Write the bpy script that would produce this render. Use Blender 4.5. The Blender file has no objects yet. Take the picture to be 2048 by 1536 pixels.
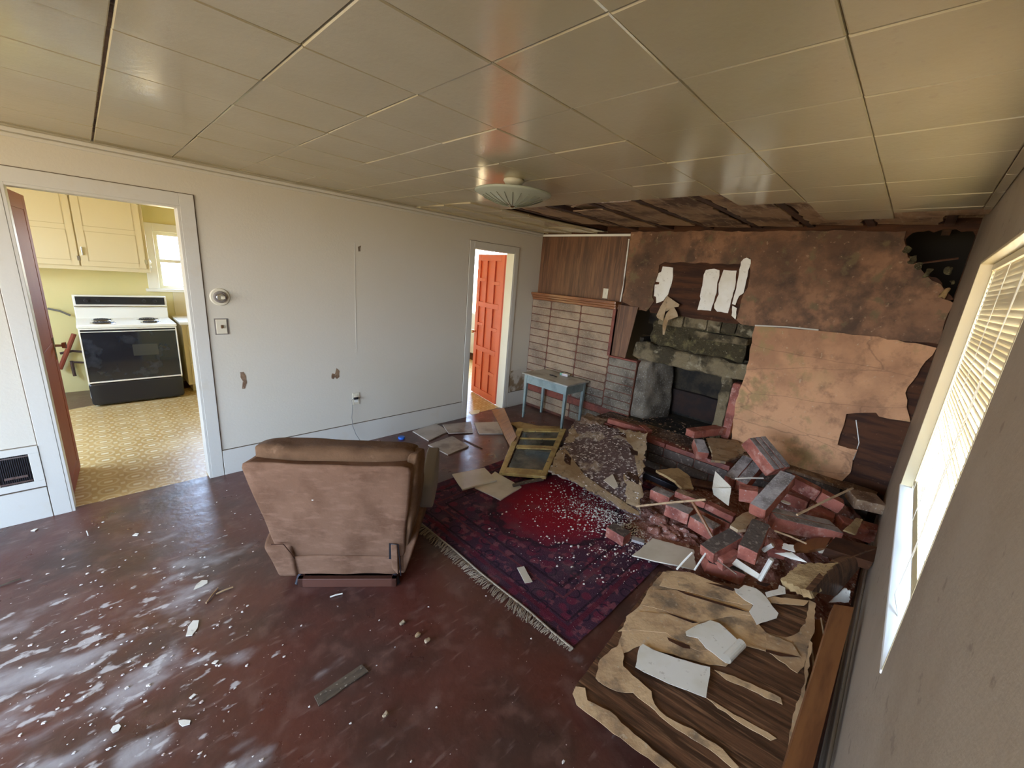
import bpy, bmesh, math, random
from mathutils import Vector, Matrix, noise
from mathutils.geometry import tessellate_polygon
random.seed(7)
SC = bpy.context.scene
COL = SC.collection

# ------------------------------------------------------------------ camera
# world: X runs along the left wall towards the fireplace, Y to the left, Z up, floor z = 0
EYE = Vector((0, 0, 1.78125))
F = 813.5
MC = [[0.70073, -0.70891, 0.08017], [-0.12924, -0.23666, -0.96296], [0.70162, 0.66441, -0.25745]]
cam = bpy.data.cameras.new('camera')
cam.lens = F / 2048 * 36
cam.sensor_width = 36
cam.clip_start = 0.02
camo = bpy.data.objects.new('camera', cam)
COL.objects.link(camo)
R_, U_, B_ = MC[0], [-v for v in MC[1]], [-v for v in MC[2]]
camo.matrix_world = Matrix(((R_[0], U_[0], B_[0], EYE.x), (R_[1], U_[1], B_[1], EYE.y), (R_[2], U_[2], B_[2], EYE.z), (0, 0, 0, 1)))
SC.camera = camo

# ------------------------------------------------------------------ light
SC.view_settings.view_transform = 'Standard'
SC.view_settings.look = 'None'
SC.view_settings.gamma = 1
SC.view_settings.use_curve_mapping = False
SC.view_settings.exposure = 2.9
SC.cycles.max_bounces = 10
SC.cycles.diffuse_bounces = 6
SC.cycles.sample_clamp_indirect = 6

w = bpy.data.worlds.new('sky'); SC.world = w; w.use_nodes = True
wn, wl = w.node_tree.nodes, w.node_tree.links
tc = wn.new('ShaderNodeTexCoord'); sp = wn.new('ShaderNodeSeparateXYZ')
wl.new(tc.outputs['Generated'], sp.inputs[0])
rp = wn.new('ShaderNodeValToRGB')
mr = wn.new('ShaderNodeMapRange'); mr.inputs[1].default_value = -1; mr.inputs[2].default_value = 1
wl.new(sp.outputs[2], mr.inputs[0]); wl.new(mr.outputs[0], rp.inputs[0])
e = rp.color_ramp.elements
e[0].position = 0.0; e[0].color = (0.17, 0.125, 0.062, 1)
e[1].position = 1.0; e[1].color = (0.40, 0.62, 1.0, 1)
for p_, c_ in ((0.47, (0.36, 0.28, 0.15, 1)), (0.505, (0.74, 0.84, 0.99, 1)), (0.6, (0.50, 0.69, 1.0, 1))):
    k = e.new(p_); k.color = c_
wl.new(rp.outputs[0], wn['Background'].inputs[0])
wn['Background'].inputs[1].default_value = 4.2


def portal(name, loc, direction, sx, sy, glow=None):
    l = bpy.data.lights.new(name, 'AREA'); l.shape = 'RECTANGLE'; l.size = sx; l.size_y = sy
    if glow is None:
        l.cycles.is_portal = True
    else:
        l.energy, l.color = glow
    o = bpy.data.objects.new(name, l); COL.objects.link(o)
    o.location = loc
    o.rotation_euler = Vector(direction).to_track_quat('-Z', 'Y').to_euler()
    return o


portal('daylight_rear_window', (-4.28, 1.65, 1.265), (1, 0, 0), 3.3, 2.05)
portal('daylight_side_window', (-2.6, -0.32, 1.425), (0, 1, 0), 1.45, 1.4)
portal('daylight_front_window', (2.25, -0.32, 1.42), (0, 1, 0), 1.8, 1.3)
portal('daylight_kitchen_window', (1.05, 7.16, 1.6), (0, -1, 0), 0.9, 0.9)
portal('daylight_kitchen_added', (-1.66, 5.175, 1.575), (1, 0, 0), 1.95, 1.25)  # portal of the added, unseen kitchen side window
portal('daylight_back_room', (5.66, 5.45, 1.6), (-1, 0, 0), 2.8, 1.45)


# ------------------------------------------------------------------ pixel helpers (2048 x 1536 frame)
def ray(px, py):
    d = ((px - 1024) / F, (py - 768) / F, 1.0)
    return Vector((sum(MC[r][c] * d[r] for r in range(3)) for c in range(3)))


def P(px, py, z=0.0):
    d = ray(px, py); t = (z - EYE.z) / d.z
    return EYE + d * t


def PX(px, py, x):
    d = ray(px, py); return EYE + d * (x / d.x)


def PY(px, py, y):
    d = ray(px, py); return EYE + d * (y / d.y)


def PN(px, py, p0, n):
    d = ray(px, py); return EYE + d * ((p0 - EYE).dot(n) / d.dot(n))


# ------------------------------------------------------------------ materials
MATS = {}


def mat(name, col, rough=0.5, metal=0.0, spec=0.5, layers=(), bump=None, rvar=None, coat=0.0, trans=None, sheen=0.0):
    """layers: (kind, scale, detail, colour, lo, hi, stretch, amount)"""
    m = bpy.data.materials.new(name); m.use_nodes = True
    n, l = m.node_tree.nodes, m.node_tree.links
    b = n['Principled BSDF']
    b.inputs['Roughness'].default_value = rough
    b.inputs['Metallic'].default_value = metal
    b.inputs['Specular IOR Level'].default_value = spec
    b.inputs['Coat Weight'].default_value = coat
    b.inputs['Sheen Weight'].default_value = sheen
    t = n.new('ShaderNodeTexCoord'); oi = n.new('ShaderNodeObjectInfo')
    add = n.new('ShaderNodeVectorMath'); add.operation = 'ADD'
    sc_ = n.new('ShaderNodeMath'); sc_.operation = 'MULTIPLY'; sc_.inputs[1].default_value = 37.0
    l.new(oi.outputs['Random'], sc_.inputs[0])
    l.new(t.outputs['Object'], add.inputs[0]); l.new(sc_.outputs[0], add.inputs[1])
    cur = None
    base = n.new('ShaderNodeRGB'); base.outputs[0].default_value = (*col, 1); cur = base.outputs[0]

    def tex(kind, scale, detail, stretch):
        v = add.outputs[0]
        mp = n.new('ShaderNodeMapping'); mp.inputs['Scale'].default_value = stretch or (1, 1, 1)
        l.new(v, mp.inputs[0]); v = mp.outputs[0]
        if kind == 'noise':
            x = n.new('ShaderNodeTexNoise'); x.inputs['Scale'].default_value = scale; x.inputs['Detail'].default_value = detail
            x.inputs['Roughness'].default_value = 0.6
            l.new(v, x.inputs['Vector'])
            g_ = n.new('ShaderNodeMath'); g_.operation = 'MULTIPLY_ADD'; g_.inputs[1].default_value = 1.4; g_.inputs[2].default_value = -.2
            l.new(x.outputs[0], g_.inputs[0]); return g_.outputs[0]
        if kind == 'voro':
            x = n.new('ShaderNodeTexVoronoi'); x.inputs['Scale'].default_value = scale
            l.new(v, x.inputs['Vector']); return x.outputs['Distance']
        if kind == 'crack':
            x = n.new('ShaderNodeTexVoronoi'); x.feature = 'DISTANCE_TO_EDGE'; x.inputs['Scale'].default_value = scale
            q = n.new('ShaderNodeTexNoise'); q.inputs['Scale'].default_value = scale * 1.7; q.inputs['Detail'].default_value = 4
            l.new(v, q.inputs['Vector'])
            mx = n.new('ShaderNodeMix'); mx.data_type = 'VECTOR'; mx.inputs[0].default_value = detail
            l.new(v, mx.inputs[4]); l.new(q.outputs['Color'], mx.inputs[5])
            l.new(mx.outputs[1], x.inputs['Vector']); return x.outputs['Distance']
        if kind == 'wave':
            x = n.new('ShaderNodeTexWave'); x.inputs['Scale'].default_value = scale; x.inputs['Distortion'].default_value = detail
            x.inputs['Detail'].default_value = 3; x.inputs['Detail Scale'].default_value = 1.2
            l.new(v, x.inputs['Vector']); return x.outputs[1]

    for L_ in layers:
        kind, scale, detail, c2, lo, hi = L_[:6]
        st = L_[6] if len(L_) > 6 else None
        am = L_[7] if len(L_) > 7 else 1.0
        o = tex(kind, scale, detail, st)
        r = n.new('ShaderNodeMapRange'); r.inputs[1].default_value = lo; r.inputs[2].default_value = hi
        r.inputs[4].default_value = am
        l.new(o, r.inputs[0])
        mx = n.new('ShaderNodeMix'); mx.data_type = 'RGBA'
        l.new(r.outputs[0], mx.inputs[0]); l.new(cur, mx.inputs[6]); mx.inputs[7].default_value = (*c2, 1)
        cur = mx.outputs[2]
    l.new(cur, b.inputs['Base Color'])
    if rvar:
        o = tex('noise', rvar[0], 4, None)
        r = n.new('ShaderNodeMapRange'); r.inputs[1].default_value = 0.35; r.inputs[2].default_value = 0.65
        r.inputs[3].default_value = rvar[1]; r.inputs[4].default_value = rvar[2]
        l.new(o, r.inputs[0]); l.new(r.outputs[0], b.inputs['Roughness'])
    if bump:
        prev = None
        for bb in (bump if isinstance(bump[0], (tuple, list)) else (bump,)):
            o = tex(bb[2] if len(bb) > 2 else 'noise', bb[0], 4, bb[3] if len(bb) > 3 else None)
            bn = n.new('ShaderNodeBump'); bn.inputs['Strength'].default_value = 1; bn.inputs['Distance'].default_value = bb[1]
            l.new(o, bn.inputs['Height'])
            if prev: l.new(prev, bn.inputs['Normal'])
            prev = bn.outputs[0]
        l.new(prev, b.inputs['Normal'])
    if trans:
        tr = n.new('ShaderNodeBsdfTranslucent'); tr.inputs[0].default_value = (*trans[1], 1)
        ms = n.new('ShaderNodeMixShader'); ms.inputs[0].default_value = trans[0]
        l.new(b.outputs[0], ms.inputs[1]); l.new(tr.outputs[0], ms.inputs[2])
        l.new(ms.outputs[0], n['Material Output'].inputs[0])
    m['_t'] = 0
    MATS[name] = m
    return m


def glassmat(name, tint=(1, 1, 1), refl=0.08):
    m = bpy.data.materials.new(name); m.use_nodes = True
    n, l = m.node_tree.nodes, m.node_tree.links
    n.remove(n['Principled BSDF'])
    t = n.new('ShaderNodeBsdfTransparent'); t.inputs[0].default_value = (*tint, 1)
    g = n.new('ShaderNodeBsdfGlossy'); g.inputs['Roughness'].default_value = 0.02
    f = n.new('ShaderNodeFresnel'); f.inputs[0].default_value = 1.45
    s = n.new('ShaderNodeMixShader')
    ge = n.new('ShaderNodeNewGeometry'); ma = n.new('ShaderNodeMath'); ma.operation = 'SUBTRACT'; ma.use_clamp = True
    l.new(f.outputs[0], ma.inputs[0]); l.new(ge.outputs['Backfacing'], ma.inputs[1])
    l.new(ma.outputs[0], s.inputs[0]); l.new(t.outputs[0], s.inputs[1]); l.new(g.outputs[0], s.inputs[2])
    l.new(s.outputs[0], n['Material Output'].inputs[0])
    return m


paint = mat('cream_wall_paint', (0.63, 0.585, 0.485), 0.42, layers=[('noise', 1.3, 3, (0.61, 0.56, 0.44), .35, .75, None, .6), ('noise', 40, 2, (0.6, 0.57, 0.48), .68, .8, None, .5)], bump=(60, .0006))
trim_m = mat('cream_trim_paint', (0.62, 0.595, 0.52), 0.38, layers=[('noise', 7, 4, (0.6, 0.55, 0.45), .62, .8, None, .6)], bump=(50, .0004))
ceil_m = mat('glossy_ceiling_paint', (0.47, 0.405, 0.255), 0.2, spec=.9, layers=[('noise', 1.1, 3, (0.55, 0.48, 0.33), .4, .7, None, .6), ('noise', 30, 3, (0.46, 0.39, 0.27), .68, .78, None, .5)], bump=[(45, .0005)], rvar=(2.5, .13, .18))
shaded_wall = mat('shaded_wall_paint', (0.33, 0.27, 0.20), 0.5, layers=[('noise', 2.2, 5, (0.285, 0.225, 0.16), .45, .7), ('noise', 14, 4, (0.17, 0.13, 0.09), .70, .76, None, .7)], bump=(45, .0008))  # darker than the cream walls: the right wall's shade is put into the colour
seam_m = mat('dark_seam', (0.16, 0.12, 0.08), 0.8)
yellow = mat('yellow_kitchen_paint', (0.70, 0.62, 0.30), 0.45, layers=[('noise', 2, 3, (0.74, 0.64, 0.32), .4, .7)])
cupb = mat('cream_cupboard_paint', (0.66, 0.565, 0.36), 0.35)
bead_m = mat('shaded_bead_paint', (0.50, 0.41, 0.24), 0.4)  # darker than the cupboard paint: recess shade put into the bead colour
reddoor = mat('orange_red_door_paint', (0.60, 0.115, 0.058), 0.35)
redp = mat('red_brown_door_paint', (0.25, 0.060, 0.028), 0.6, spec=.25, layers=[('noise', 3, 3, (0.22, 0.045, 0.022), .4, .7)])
white = mat('white_enamel', (0.80, 0.78, 0.70), 0.25)
sillm = mat('white_sill_paint', (0.86, 0.87, 0.86), 0.4)
blackg = mat('black_glass', (0.012, 0.014, 0.020), 0.07, spec=.7, layers=[('noise', 5, 4, (0.03, .035, .045), .55, .7)])
black = mat('black_enamel', (0.014, 0.014, 0.018), 0.28)
steel = mat('chrome', (0.6, 0.6, 0.6), 0.2, metal=1)
brass = mat('brass', (0.55, 0.42, 0.2), 0.25, metal=1)
darkm = mat('cavity_black', (0.012, 0.010, 0.009), 0.9)
panelw = mat('brown_wood_panelling', (0.150, 0.066, 0.028), 0.45, layers=[('noise', 3, 4, (0.085, 0.036, 0.016), .4, .65, (1, 6, .5)), ('noise', 9, 3, (0.22, 0.105, 0.045), .52, .72, (1, 5, .35), .7)], bump=(25, .0008, 'noise', (1, 6, .4)))
orangew = mat('orange_varnished_wood', (0.26, 0.105, 0.035), 0.4, layers=[('noise', 7, 4, (0.17, 0.062, 0.022), .4, .7, (.3, 3, 3))])
mantelw = mat('varnished_mantel_wood', (0.26, 0.10, 0.035), 0.22, spec=.7, layers=[('noise', 7, 4, (0.15, 0.055, 0.022), .4, .7, (3, .3, 3))])
darkw = mat('dark_stained_board', (0.080, 0.030, 0.012), 0.8, spec=.25, layers=[('noise', 5, 5, (0.035, 0.014, 0.008), .4, .65, (1, .5, 4)), ('noise', 22, 4, (0.16, 0.09, 0.05), .70, .78, None, .5)], bump=(30, .001))
rawoods = mat('weathered_roof_board', (0.33, 0.205, 0.11), 0.8, layers=[('noise', 2.6, 6, (0.10, 0.048, 0.024), .48, .66, (1, 1, 1)), ('noise', 5, 6, (0.42, 0.31, 0.19), .55, .75, (1, 5, 1), .8)], bump=[(9, .006, 'noise', (.5, 5, 1)), (40, .002)])
joistm = mat('dark_joist', (0.075, 0.028, 0.013), 0.75, layers=[('noise', 6, 5, (0.025, 0.010, 0.006), .4, .7, (.4, 3, 3))], bump=(30, .002))
plank = mat('pale_lath_wood', (0.50, 0.34, 0.19), 0.7, layers=[('noise', 18, 4, (0.34, 0.21, 0.11), .4, .7, (.4, 2, 2))])
greyplank = mat('grey_brown_lath', (0.115, 0.085, 0.055), 0.8, layers=[('noise', 20, 5, (0.06, 0.045, 0.03), .4, .7, (.6, 2, 2)), ('noise', 60, 2, (.3, .26, .2), .7, .76)])
plaster_hi = mat('stained_plaster', (0.27, 0.132, 0.064), 0.75, layers=[('noise', 1.5, 6, (0.11, 0.052, 0.024), .38, .62), ('noise', 4.2, 7, (0.055, 0.028, 0.013), .48, .70, None, .85), ('noise', 13, 6, (0.10, 0.052, 0.026), .5, .75, None, .7), ('noise', 8, 6, (0.15, 0.105, 0.045), .60, .72, None, .8), ('noise', 27, 4, (0.42, 0.27, 0.16), .70, .80, None, .6)], bump=[(5, .010), (22, .004), (70, .001)])
plaster_lo = mat('tan_plaster', (0.58, 0.30, 0.145), 0.72, layers=[('noise', 1.6, 5, (0.37, 0.18, 0.085), .42, .66), ('noise', 4.6, 6, (0.30, 0.205, 0.075), .56, .70, None, .8), ('noise', 10, 7, (0.26, 0.125, 0.058), .52, .78, None, .8), ('crack', 2.1, .12, (0.13, 0.06, 0.03), .012, .0, (.6, .6, 1.8), .45), ('noise', 1.0, 3, (0.36, 0.27, 0.11), .52, .72, None, .6), ('noise', 30, 4, (0.55, 0.4, 0.25), .71, .8, None, .6)], bump=[(5, .007), (26, .003)])
mould = mat('mould_ledge', (0.30, 0.27, 0.10), 0.8, layers=[('noise', 9, 5, (.2, .14, .06), .4, .6)])
brickface = mat('grey_brown_brick_face', (0.33, 0.235, 0.15), 0.85, layers=[('noise', 4, 5, (0.20, 0.14, 0.09), .4, .66), ('noise', 90, 3, (0.33, 0.28, 0.21), .58, .72, None, .8)], bump=[(70, .003), (12, .002)])
brickdirty = mat('sooty_brick_face', (0.22, 0.185, 0.135), 0.85, layers=[('noise', 3.5, 7, (0.07, 0.055, 0.038), .38, .70), ('noise', 60, 3, (0.33, 0.31, 0.27), .6, .72, None, .8)], bump=[(60, .003), (9, .004)])
grout = mat('red_brown_mortar', (0.135, 0.042, 0.022), 0.8, layers=[('noise', 10, 3, (0.075, 0.025, 0.014), .4, .7)])
redcap = mat('red_painted_brick', (0.21, 0.052, 0.030), 0.6, layers=[('noise', 8, 5, (0.12, 0.03, 0.02), .45, .7), ('noise', 50, 3, (0.40, 0.25, 0.2), .7, .78, None, .7)], bump=(50, .0015))
redbrick = mat('loose_red_brick', (0.37, 0.115, 0.075), 0.75, layers=[('noise', 5, 5, (0.19, 0.05, 0.034), .45, .7), ('noise', 14, 5, (0.50, 0.27, 0.21), .56, .74, None, .75), ('noise', 50, 3, (0.6, 0.5, 0.45), .70, .8, None, .6)], bump=[(40, .003), (9, .003)])
greybrick = mat('loose_grey_brick_face', (0.38, 0.345, 0.335), 0.8, layers=[('noise', 7, 5, (0.17, 0.15, 0.14), .42, .66), ('noise', 70, 3, (0.46, 0.43, 0.41), .6, .72)], bump=[(80, .002), (8, .002)])
darkbrick = mat('loose_dark_brick_face', (0.085, 0.062, 0.048), 0.85, layers=[('noise', 30, 4, (0.22, 0.17, 0.13), .58, .72)], bump=(60, .003))
tanbrick = mat('loose_tan_brick_face', (0.26, 0.165, 0.095), 0.85, layers=[('noise', 8, 5, (0.14, 0.075, 0.04), .42, .66), ('noise', 50, 3, (0.42, 0.33, 0.24), .62, .74)], bump=[(50, .003), (9, .003)])
rubble = mat('rough_mossy_mortar', (0.20, 0.155, 0.085), 0.9, layers=[('noise', 3, 6, (0.05, 0.038, 0.018), .46, .60), ('noise', 11, 5, (0.34, 0.29, 0.19), .6, .74, None, .8)], bump=[(9, .03), (30, .012)])
moss = mat('dark_mossy_rubble', (0.060, 0.046, 0.020), 0.95, layers=[('noise', 10, 6, (0.15, 0.125, 0.055), .54, .7), ('noise', 50, 4, (0.3, .26, .17), .68, .78)], bump=[(14, .03), (45, .01)])
firebox_m = mat('firebox_brick', (0.05, 0.037, 0.02), 0.9, layers=[('noise', 5, 5, (0.015, 0.012, 0.009), .4, .6)], bump=(20, .01))
paperw = mat('white_paint_sheet', (0.80, 0.77, 0.68), 0.5, layers=[('noise', 5, 3, (.72, .68, .56), .45, .7), ('noise', 35, 3, (.5, .45, .36), .70, .75, None, .6)])
tilew = mat('cream_ceiling_tile', (0.66, 0.60, 0.48), 0.45, layers=[('noise', 4, 4, (.58, .51, .39), .42, .68)])
tiled = mat('dusty_ceiling_tile', (0.42, 0.355, 0.29), 0.6, layers=[('noise', 5, 5, (.26, .21, .17), .45, .68), ('noise', 2, 2, (.5, .44, .37), .5, .7)])
fibre = mat('tan_fibreboard', (0.42, 0.31, 0.19), 0.85, layers=[('noise', 6, 5, (0.30, 0.19, 0.09), .42, .66), ('noise', 16, 5, (0.13, 0.10, 0.065), .62, .74, None, .8)], bump=[(22, .003), (90, .001)])
fibre_ = fibre
yfibre = mat('yellow_insulation_board', (0.42, 0.28, 0.125), 0.9, layers=[('noise', 7, 5, (0.25, 0.15, 0.06), .44, .66)], bump=[(16, .008), (60, .002)])
mouldpaper = mat('mouldy_tan_backing_paper', (0.62, 0.42, 0.225), 0.75, layers=[('noise', 3.5, 6, (0.42, 0.265, 0.135), .42, .62), ('noise', 7, 7, (0.16, 0.125, 0.085), .54, .72, None, .75), ('noise', 40, 3, (.55, .44, .30), .66, .75, None, .6)], bump=(18, .003))
walnut = mat('walnut_veneer', (0.135, 0.062, 0.030), 0.42, layers=[('noise', 5, 5, (0.055, 0.025, 0.013), .40, .62, (6, .45, 1)), ('noise', 13, 4, (0.25, 0.13, 0.065), .56, .72, (6, .3, 1), .8)], bump=(30, .0005, 'noise', (6, .3, 1)))
slabm = mat('peeling_board_face', (0.13, 0.078, 0.068), 0.8, layers=[('noise', 3.2, 6, (0.36, 0.28, 0.20), .56, .64), ('noise', 9, 5, (0.060, 0.035, 0.032), .58, .68, None, .7), ('noise', 30, 5, (0.56, 0.50, 0.46), .57, .66, None, .9)], bump=[(30, .004), (8, .004)])
crumbm = mat('white_plaster_crumb', (0.74, 0.68, 0.62), 0.8, layers=[('noise', 9, 3, (.55, .42, .36), .5, .7)])
pinkdust = mat('brick_rubble', (0.36, 0.18, 0.14), 0.95, spec=.05, layers=[('noise', 14, 5, (0.20, .08, .055), .45, .62), ('noise', 40, 4, (.62, .52, .46), .6, .7)], bump=(30, .01))
velour = mat('taupe_velour', (0.175, 0.096, 0.058), 0.9, spec=.08, sheen=0, layers=[('noise', 5, 6, (0.115, 0.058, 0.033), .45, .75), ('noise', 11, 5, (0.22, 0.125, 0.080), .5, .75, (1, 1, 3), .7)], bump=[(6, .006), (150, .0006)])
velour_d = mat('brown_velour', (0.145, 0.078, 0.040), 0.9, spec=.15, sheen=.04, layers=[('noise', 5, 5, (0.10, 0.052, 0.026), .42, .66), ('noise', 9, 4, (.24, .14, .08), .62, .75, None, .6)], bump=[(7, .008), (150, .0006)])
greyvinyl = mat('grey_side_cloth', (0.20, 0.17, 0.145), 0.7)
chairwood = mat('red_brown_base_wood', (0.085, 0.028, 0.015), 0.5)
bluep = mat('blue_grey_table_paint', (0.25, 0.31, 0.30), 0.42, layers=[('noise', 7, 4, (0.18, 0.23, 0.22), .45, .7)])
bluetop = mat('worn_table_top', (0.42, 0.42, 0.38), 0.3, layers=[('noise', 4, 4, (0.25, 0.23, 0.19), .45, .66)])
gold = mat('yellowed_sash_paint', (0.52, 0.385, 0.13), 0.4, layers=[('noise', 7, 5, (0.34, 0.22, 0.07), .46, .66), ('noise', 30, 3, (.16, .1, .05), .68, .75)])
sashglass = mat('dusty_dark_glass', (0.055, 0.052, 0.042), 0.12, spec=.6, layers=[('noise', 4, 5, (0.15, 0.14, 0.11), .45, .7)])
fringe_m = mat('tan_fringe_yarn', (0.33, 0.265, 0.19), 0.9)
blindm = mat('cream_blind_slat', (0.78, 0.70, 0.50), 0.4, trans=(0.012, (0.9, 0.80, 0.55)))
lampm = mat('frosted_green_glass', (0.46, 0.49, 0.39), 0.28, trans=(0.25, (0.6, 0.63, 0.5)))
lampl = mat('glass_rib_line', (0.16, 0.17, 0.11), 0.4)
cord_m = mat('grey_cord', (0.16, 0.15, 0.14), 0.5)
plasticw = mat('ivory_plastic', (0.68, 0.62, 0.47), 0.4)
bluecap = mat('blue_plastic', (0.02, 0.13, 0.55), 0.3)
ventm = mat('dark_vent_metal', (0.06, 0.06, 0.07), 0.35, metal=.6)
pipe_m = mat('rusty_pipe', (0.06, 0.03, 0.022), 0.6)
clear = glassmat('clear_window_glass')


def coords_mat(name, build, rough=0.5, spec=.5):
    m = bpy.data.materials.new(name); m.use_nodes = True
    n, l = m.node_tree.nodes, m.node_tree.links
    b = n['Principled BSDF']; b.inputs['Roughness'].default_value = rough; b.inputs['Specular IOR Level'].default_value = spec
    t = n.new('ShaderNodeTexCoord'); s = n.new('ShaderNodeSeparateXYZ'); l.new(t.outputs['Object'], s.inputs[0])

    def mth(op, a, b_=None, c=None, clamp=False):
        q = n.new('ShaderNodeMath'); q.operation = op; q.use_clamp = clamp
        for i, v in enumerate((a, b_, c)):
            if v is None: continue
            if isinstance(v, (int, float)): q.inputs[i].default_value = v
            else: l.new(v, q.inputs[i])
        return q.outputs[0]

    def mix(f, a, b_):
        q = n.new('ShaderNodeMix'); q.data_type = 'RGBA'
        if isinstance(f, (int, float)): q.inputs[0].default_value = f
        else: l.new(f, q.inputs[0])
        for i, v in ((6, a), (7, b_)):
            if isinstance(v, tuple): q.inputs[i].default_value = (*v, 1)
            else: l.new(v, q.inputs[i])
        return q.outputs[2]

    def nz(scale, detail=4, stretch=(1, 1, 1), rot=0.0, kind='noise'):
        mp = n.new('ShaderNodeMapping'); mp.inputs['Scale'].default_value = stretch; mp.inputs['Rotation'].default_value = (0, 0, rot)
        l.new(t.outputs['Object'], mp.inputs[0])
        if kind == 'voro':
            x = n.new('ShaderNodeTexVoronoi'); x.inputs['Scale'].default_value = scale; l.new(mp.outputs[0], x.inputs['Vector']); return x.outputs['Distance']
        x = n.new('ShaderNodeTexNoise'); x.inputs['Scale'].default_value = scale; x.inputs['Detail'].default_value = detail
        l.new(mp.outputs[0], x.inputs['Vector']); return x.outputs[0]

    def ss(v, lo, hi):
        q = n.new('ShaderNodeMapRange'); q.interpolation_type = 'SMOOTHSTEP'
        q.inputs[1].default_value = lo; q.inputs[2].default_value = hi; l.new(v, q.inputs[0]); return q.outputs[0]
    build(n, l, b, s, mth, mix, nz, ss)
    return m


def floor_build(n, l, b, s, mth, mix, nz, ss):
    c = mix(ss(nz(2.2, 6), .38, .66), (0.105, 0.030, 0.021), (0.062, 0.028, 0.022))
    c = mix(mth('MULTIPLY', ss(nz(9, 7), .50, .72), .6), c, (0.17, 0.085, 0.066))
    c = mix(mth('MULTIPLY', ss(nz(16, 6, (.5, 2.2, 1), .2), .60, .72), .35), c, (0.28, 0.19, 0.16))
    # worn white dust: strongest on the near left of the room
    far = mth('ADD', mth('MULTIPLY', s.outputs[0], 1.0), mth('MULTIPLY', s.outputs[1], -.25))
    zone = ss(far, .35, -.75)
    zone2 = ss(s.outputs[1], 3.6, 2.2)
    zz = mth('MULTIPLY', zone, zone2)
    d = nz(3.4, 9, (.8, 1.5, 1), .15)
    thr = mth('SUBTRACT', d, mth('MULTIPLY', mth('SUBTRACT', 1.0, zz), .16))
    dust = ss(thr, .48, .66)
    c = mix(mth('MULTIPLY', dust, .62), c, (0.50, 0.47, 0.46))
    d2 = nz(12, 8, (.85, 1.5, 1), .15)
    dust2 = ss(mth('SUBTRACT', d2, mth('MULTIPLY', mth('SUBTRACT', 1.0, zz), .15)), .56, .64)
    c = mix(mth('MULTIPLY', dust2, .75), c, (0.60, 0.57, 0.55))
    sp_ = ss(nz(55, 3), .715, .75)
    c = mix(mth('MULTIPLY', sp_, .7), c, (0.55, 0.48, 0.44))
    l.new(c, b.inputs['Base Color'])
    rg = mth('ADD', mth('MULTIPLY', ss(nz(5, 5), .3, .7), .14), mth('ADD', .27, mth('MULTIPLY', dust, .3)))
    l.new(rg, b.inputs['Roughness'])
    bn = n.new('ShaderNodeBump'); bn.inputs['Distance'].default_value = .0016; l.new(nz(26, 5), bn.inputs['Height'])
    b2 = n.new('ShaderNodeBump'); b2.inputs['Distance'].default_value = .006; l.new(nz(3, 3), b2.inputs['Height'])
    l.new(bn.outputs[0], b2.inputs['Normal']); l.new(b2.outputs[0], b.inputs['Normal'])


floor_m = coords_mat('dark_red_painted_floor', floor_build, spec=.85)


def vinyl_build(n, l, b, s, mth, mix, nz, ss):
    T = 0.155
    def cell(v, off=0.0):
        return mth('SUBTRACT', mth('FRACT', mth('ADD', mth('DIVIDE', v, T), off)), .5)
    x, y = cell(s.outputs[0]), cell(s.outputs[1])
    ax, ay = mth('ABSOLUTE', x), mth('ABSOLUTE', y)
    r = mth('SQRT', mth('ADD', mth('MULTIPLY', x, x), mth('MULTIPLY', y, y)))
    ring = mth('ABSOLUTE', mth('SUBTRACT', r, .36))
    c = mix(ss(nz(2.5, 4), .35, .65), (0.44, 0.27, 0.085), (0.50, 0.33, 0.13))
    c = mix(mth('MULTIPLY', ss(ring, .07, .03), .7), c, (0.60, 0.48, 0.27))
    m_ = mth('MAXIMUM', mth('MULTIPLY', ax, 1.0), mth('MULTIPLY', ay, 1.5))
    c = mix(ss(m_, .17, .13), c, (0.66, 0.56, 0.36))
    x2, y2 = cell(s.outputs[0], .5), cell(s.outputs[1], .5)
    m2 = mth('MAXIMUM', mth('MULTIPLY', mth('ABSOLUTE', x2), 1.5), mth('ABSOLUTE', y2))
    c = mix(mth('MULTIPLY', ss(m2, .14, .10), .8), c, (0.62, 0.51, 0.31))
    ring2 = mth('ABSOLUTE', mth('SUBTRACT', m2, .2))
    c = mix(mth('MULTIPLY', ss(ring2, .03, .012), .5), c, (0.36, 0.22, 0.09))
    c = mix(mth('MULTIPLY', ss(nz(8, 6), .55, .75), .4), c, (0.30, 0.17, 0.06))
    # bare dirty boards where the vinyl stops behind the stove
    c = mix(ss(mth('SUBTRACT', s.outputs[1], mth('MULTIPLY', s.outputs[0], .35)), 6.33, 6.36), c, (0.10, 0.05, 0.03))
    l.new(c, b.inputs['Base Color'])
    l.new(mth('ADD', .25, mth('MULTIPLY', nz(9, 4), .15)), b.inputs['Roughness'])
    bn = n.new('ShaderNodeBump'); bn.inputs['Distance'].default_value = .002; l.new(nz(30, 4), bn.inputs['Height'])
    l.new(bn.outputs[0], b.inputs['Normal'])


vinyl_m = coords_mat('patterned_gold_vinyl', vinyl_build)


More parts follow.
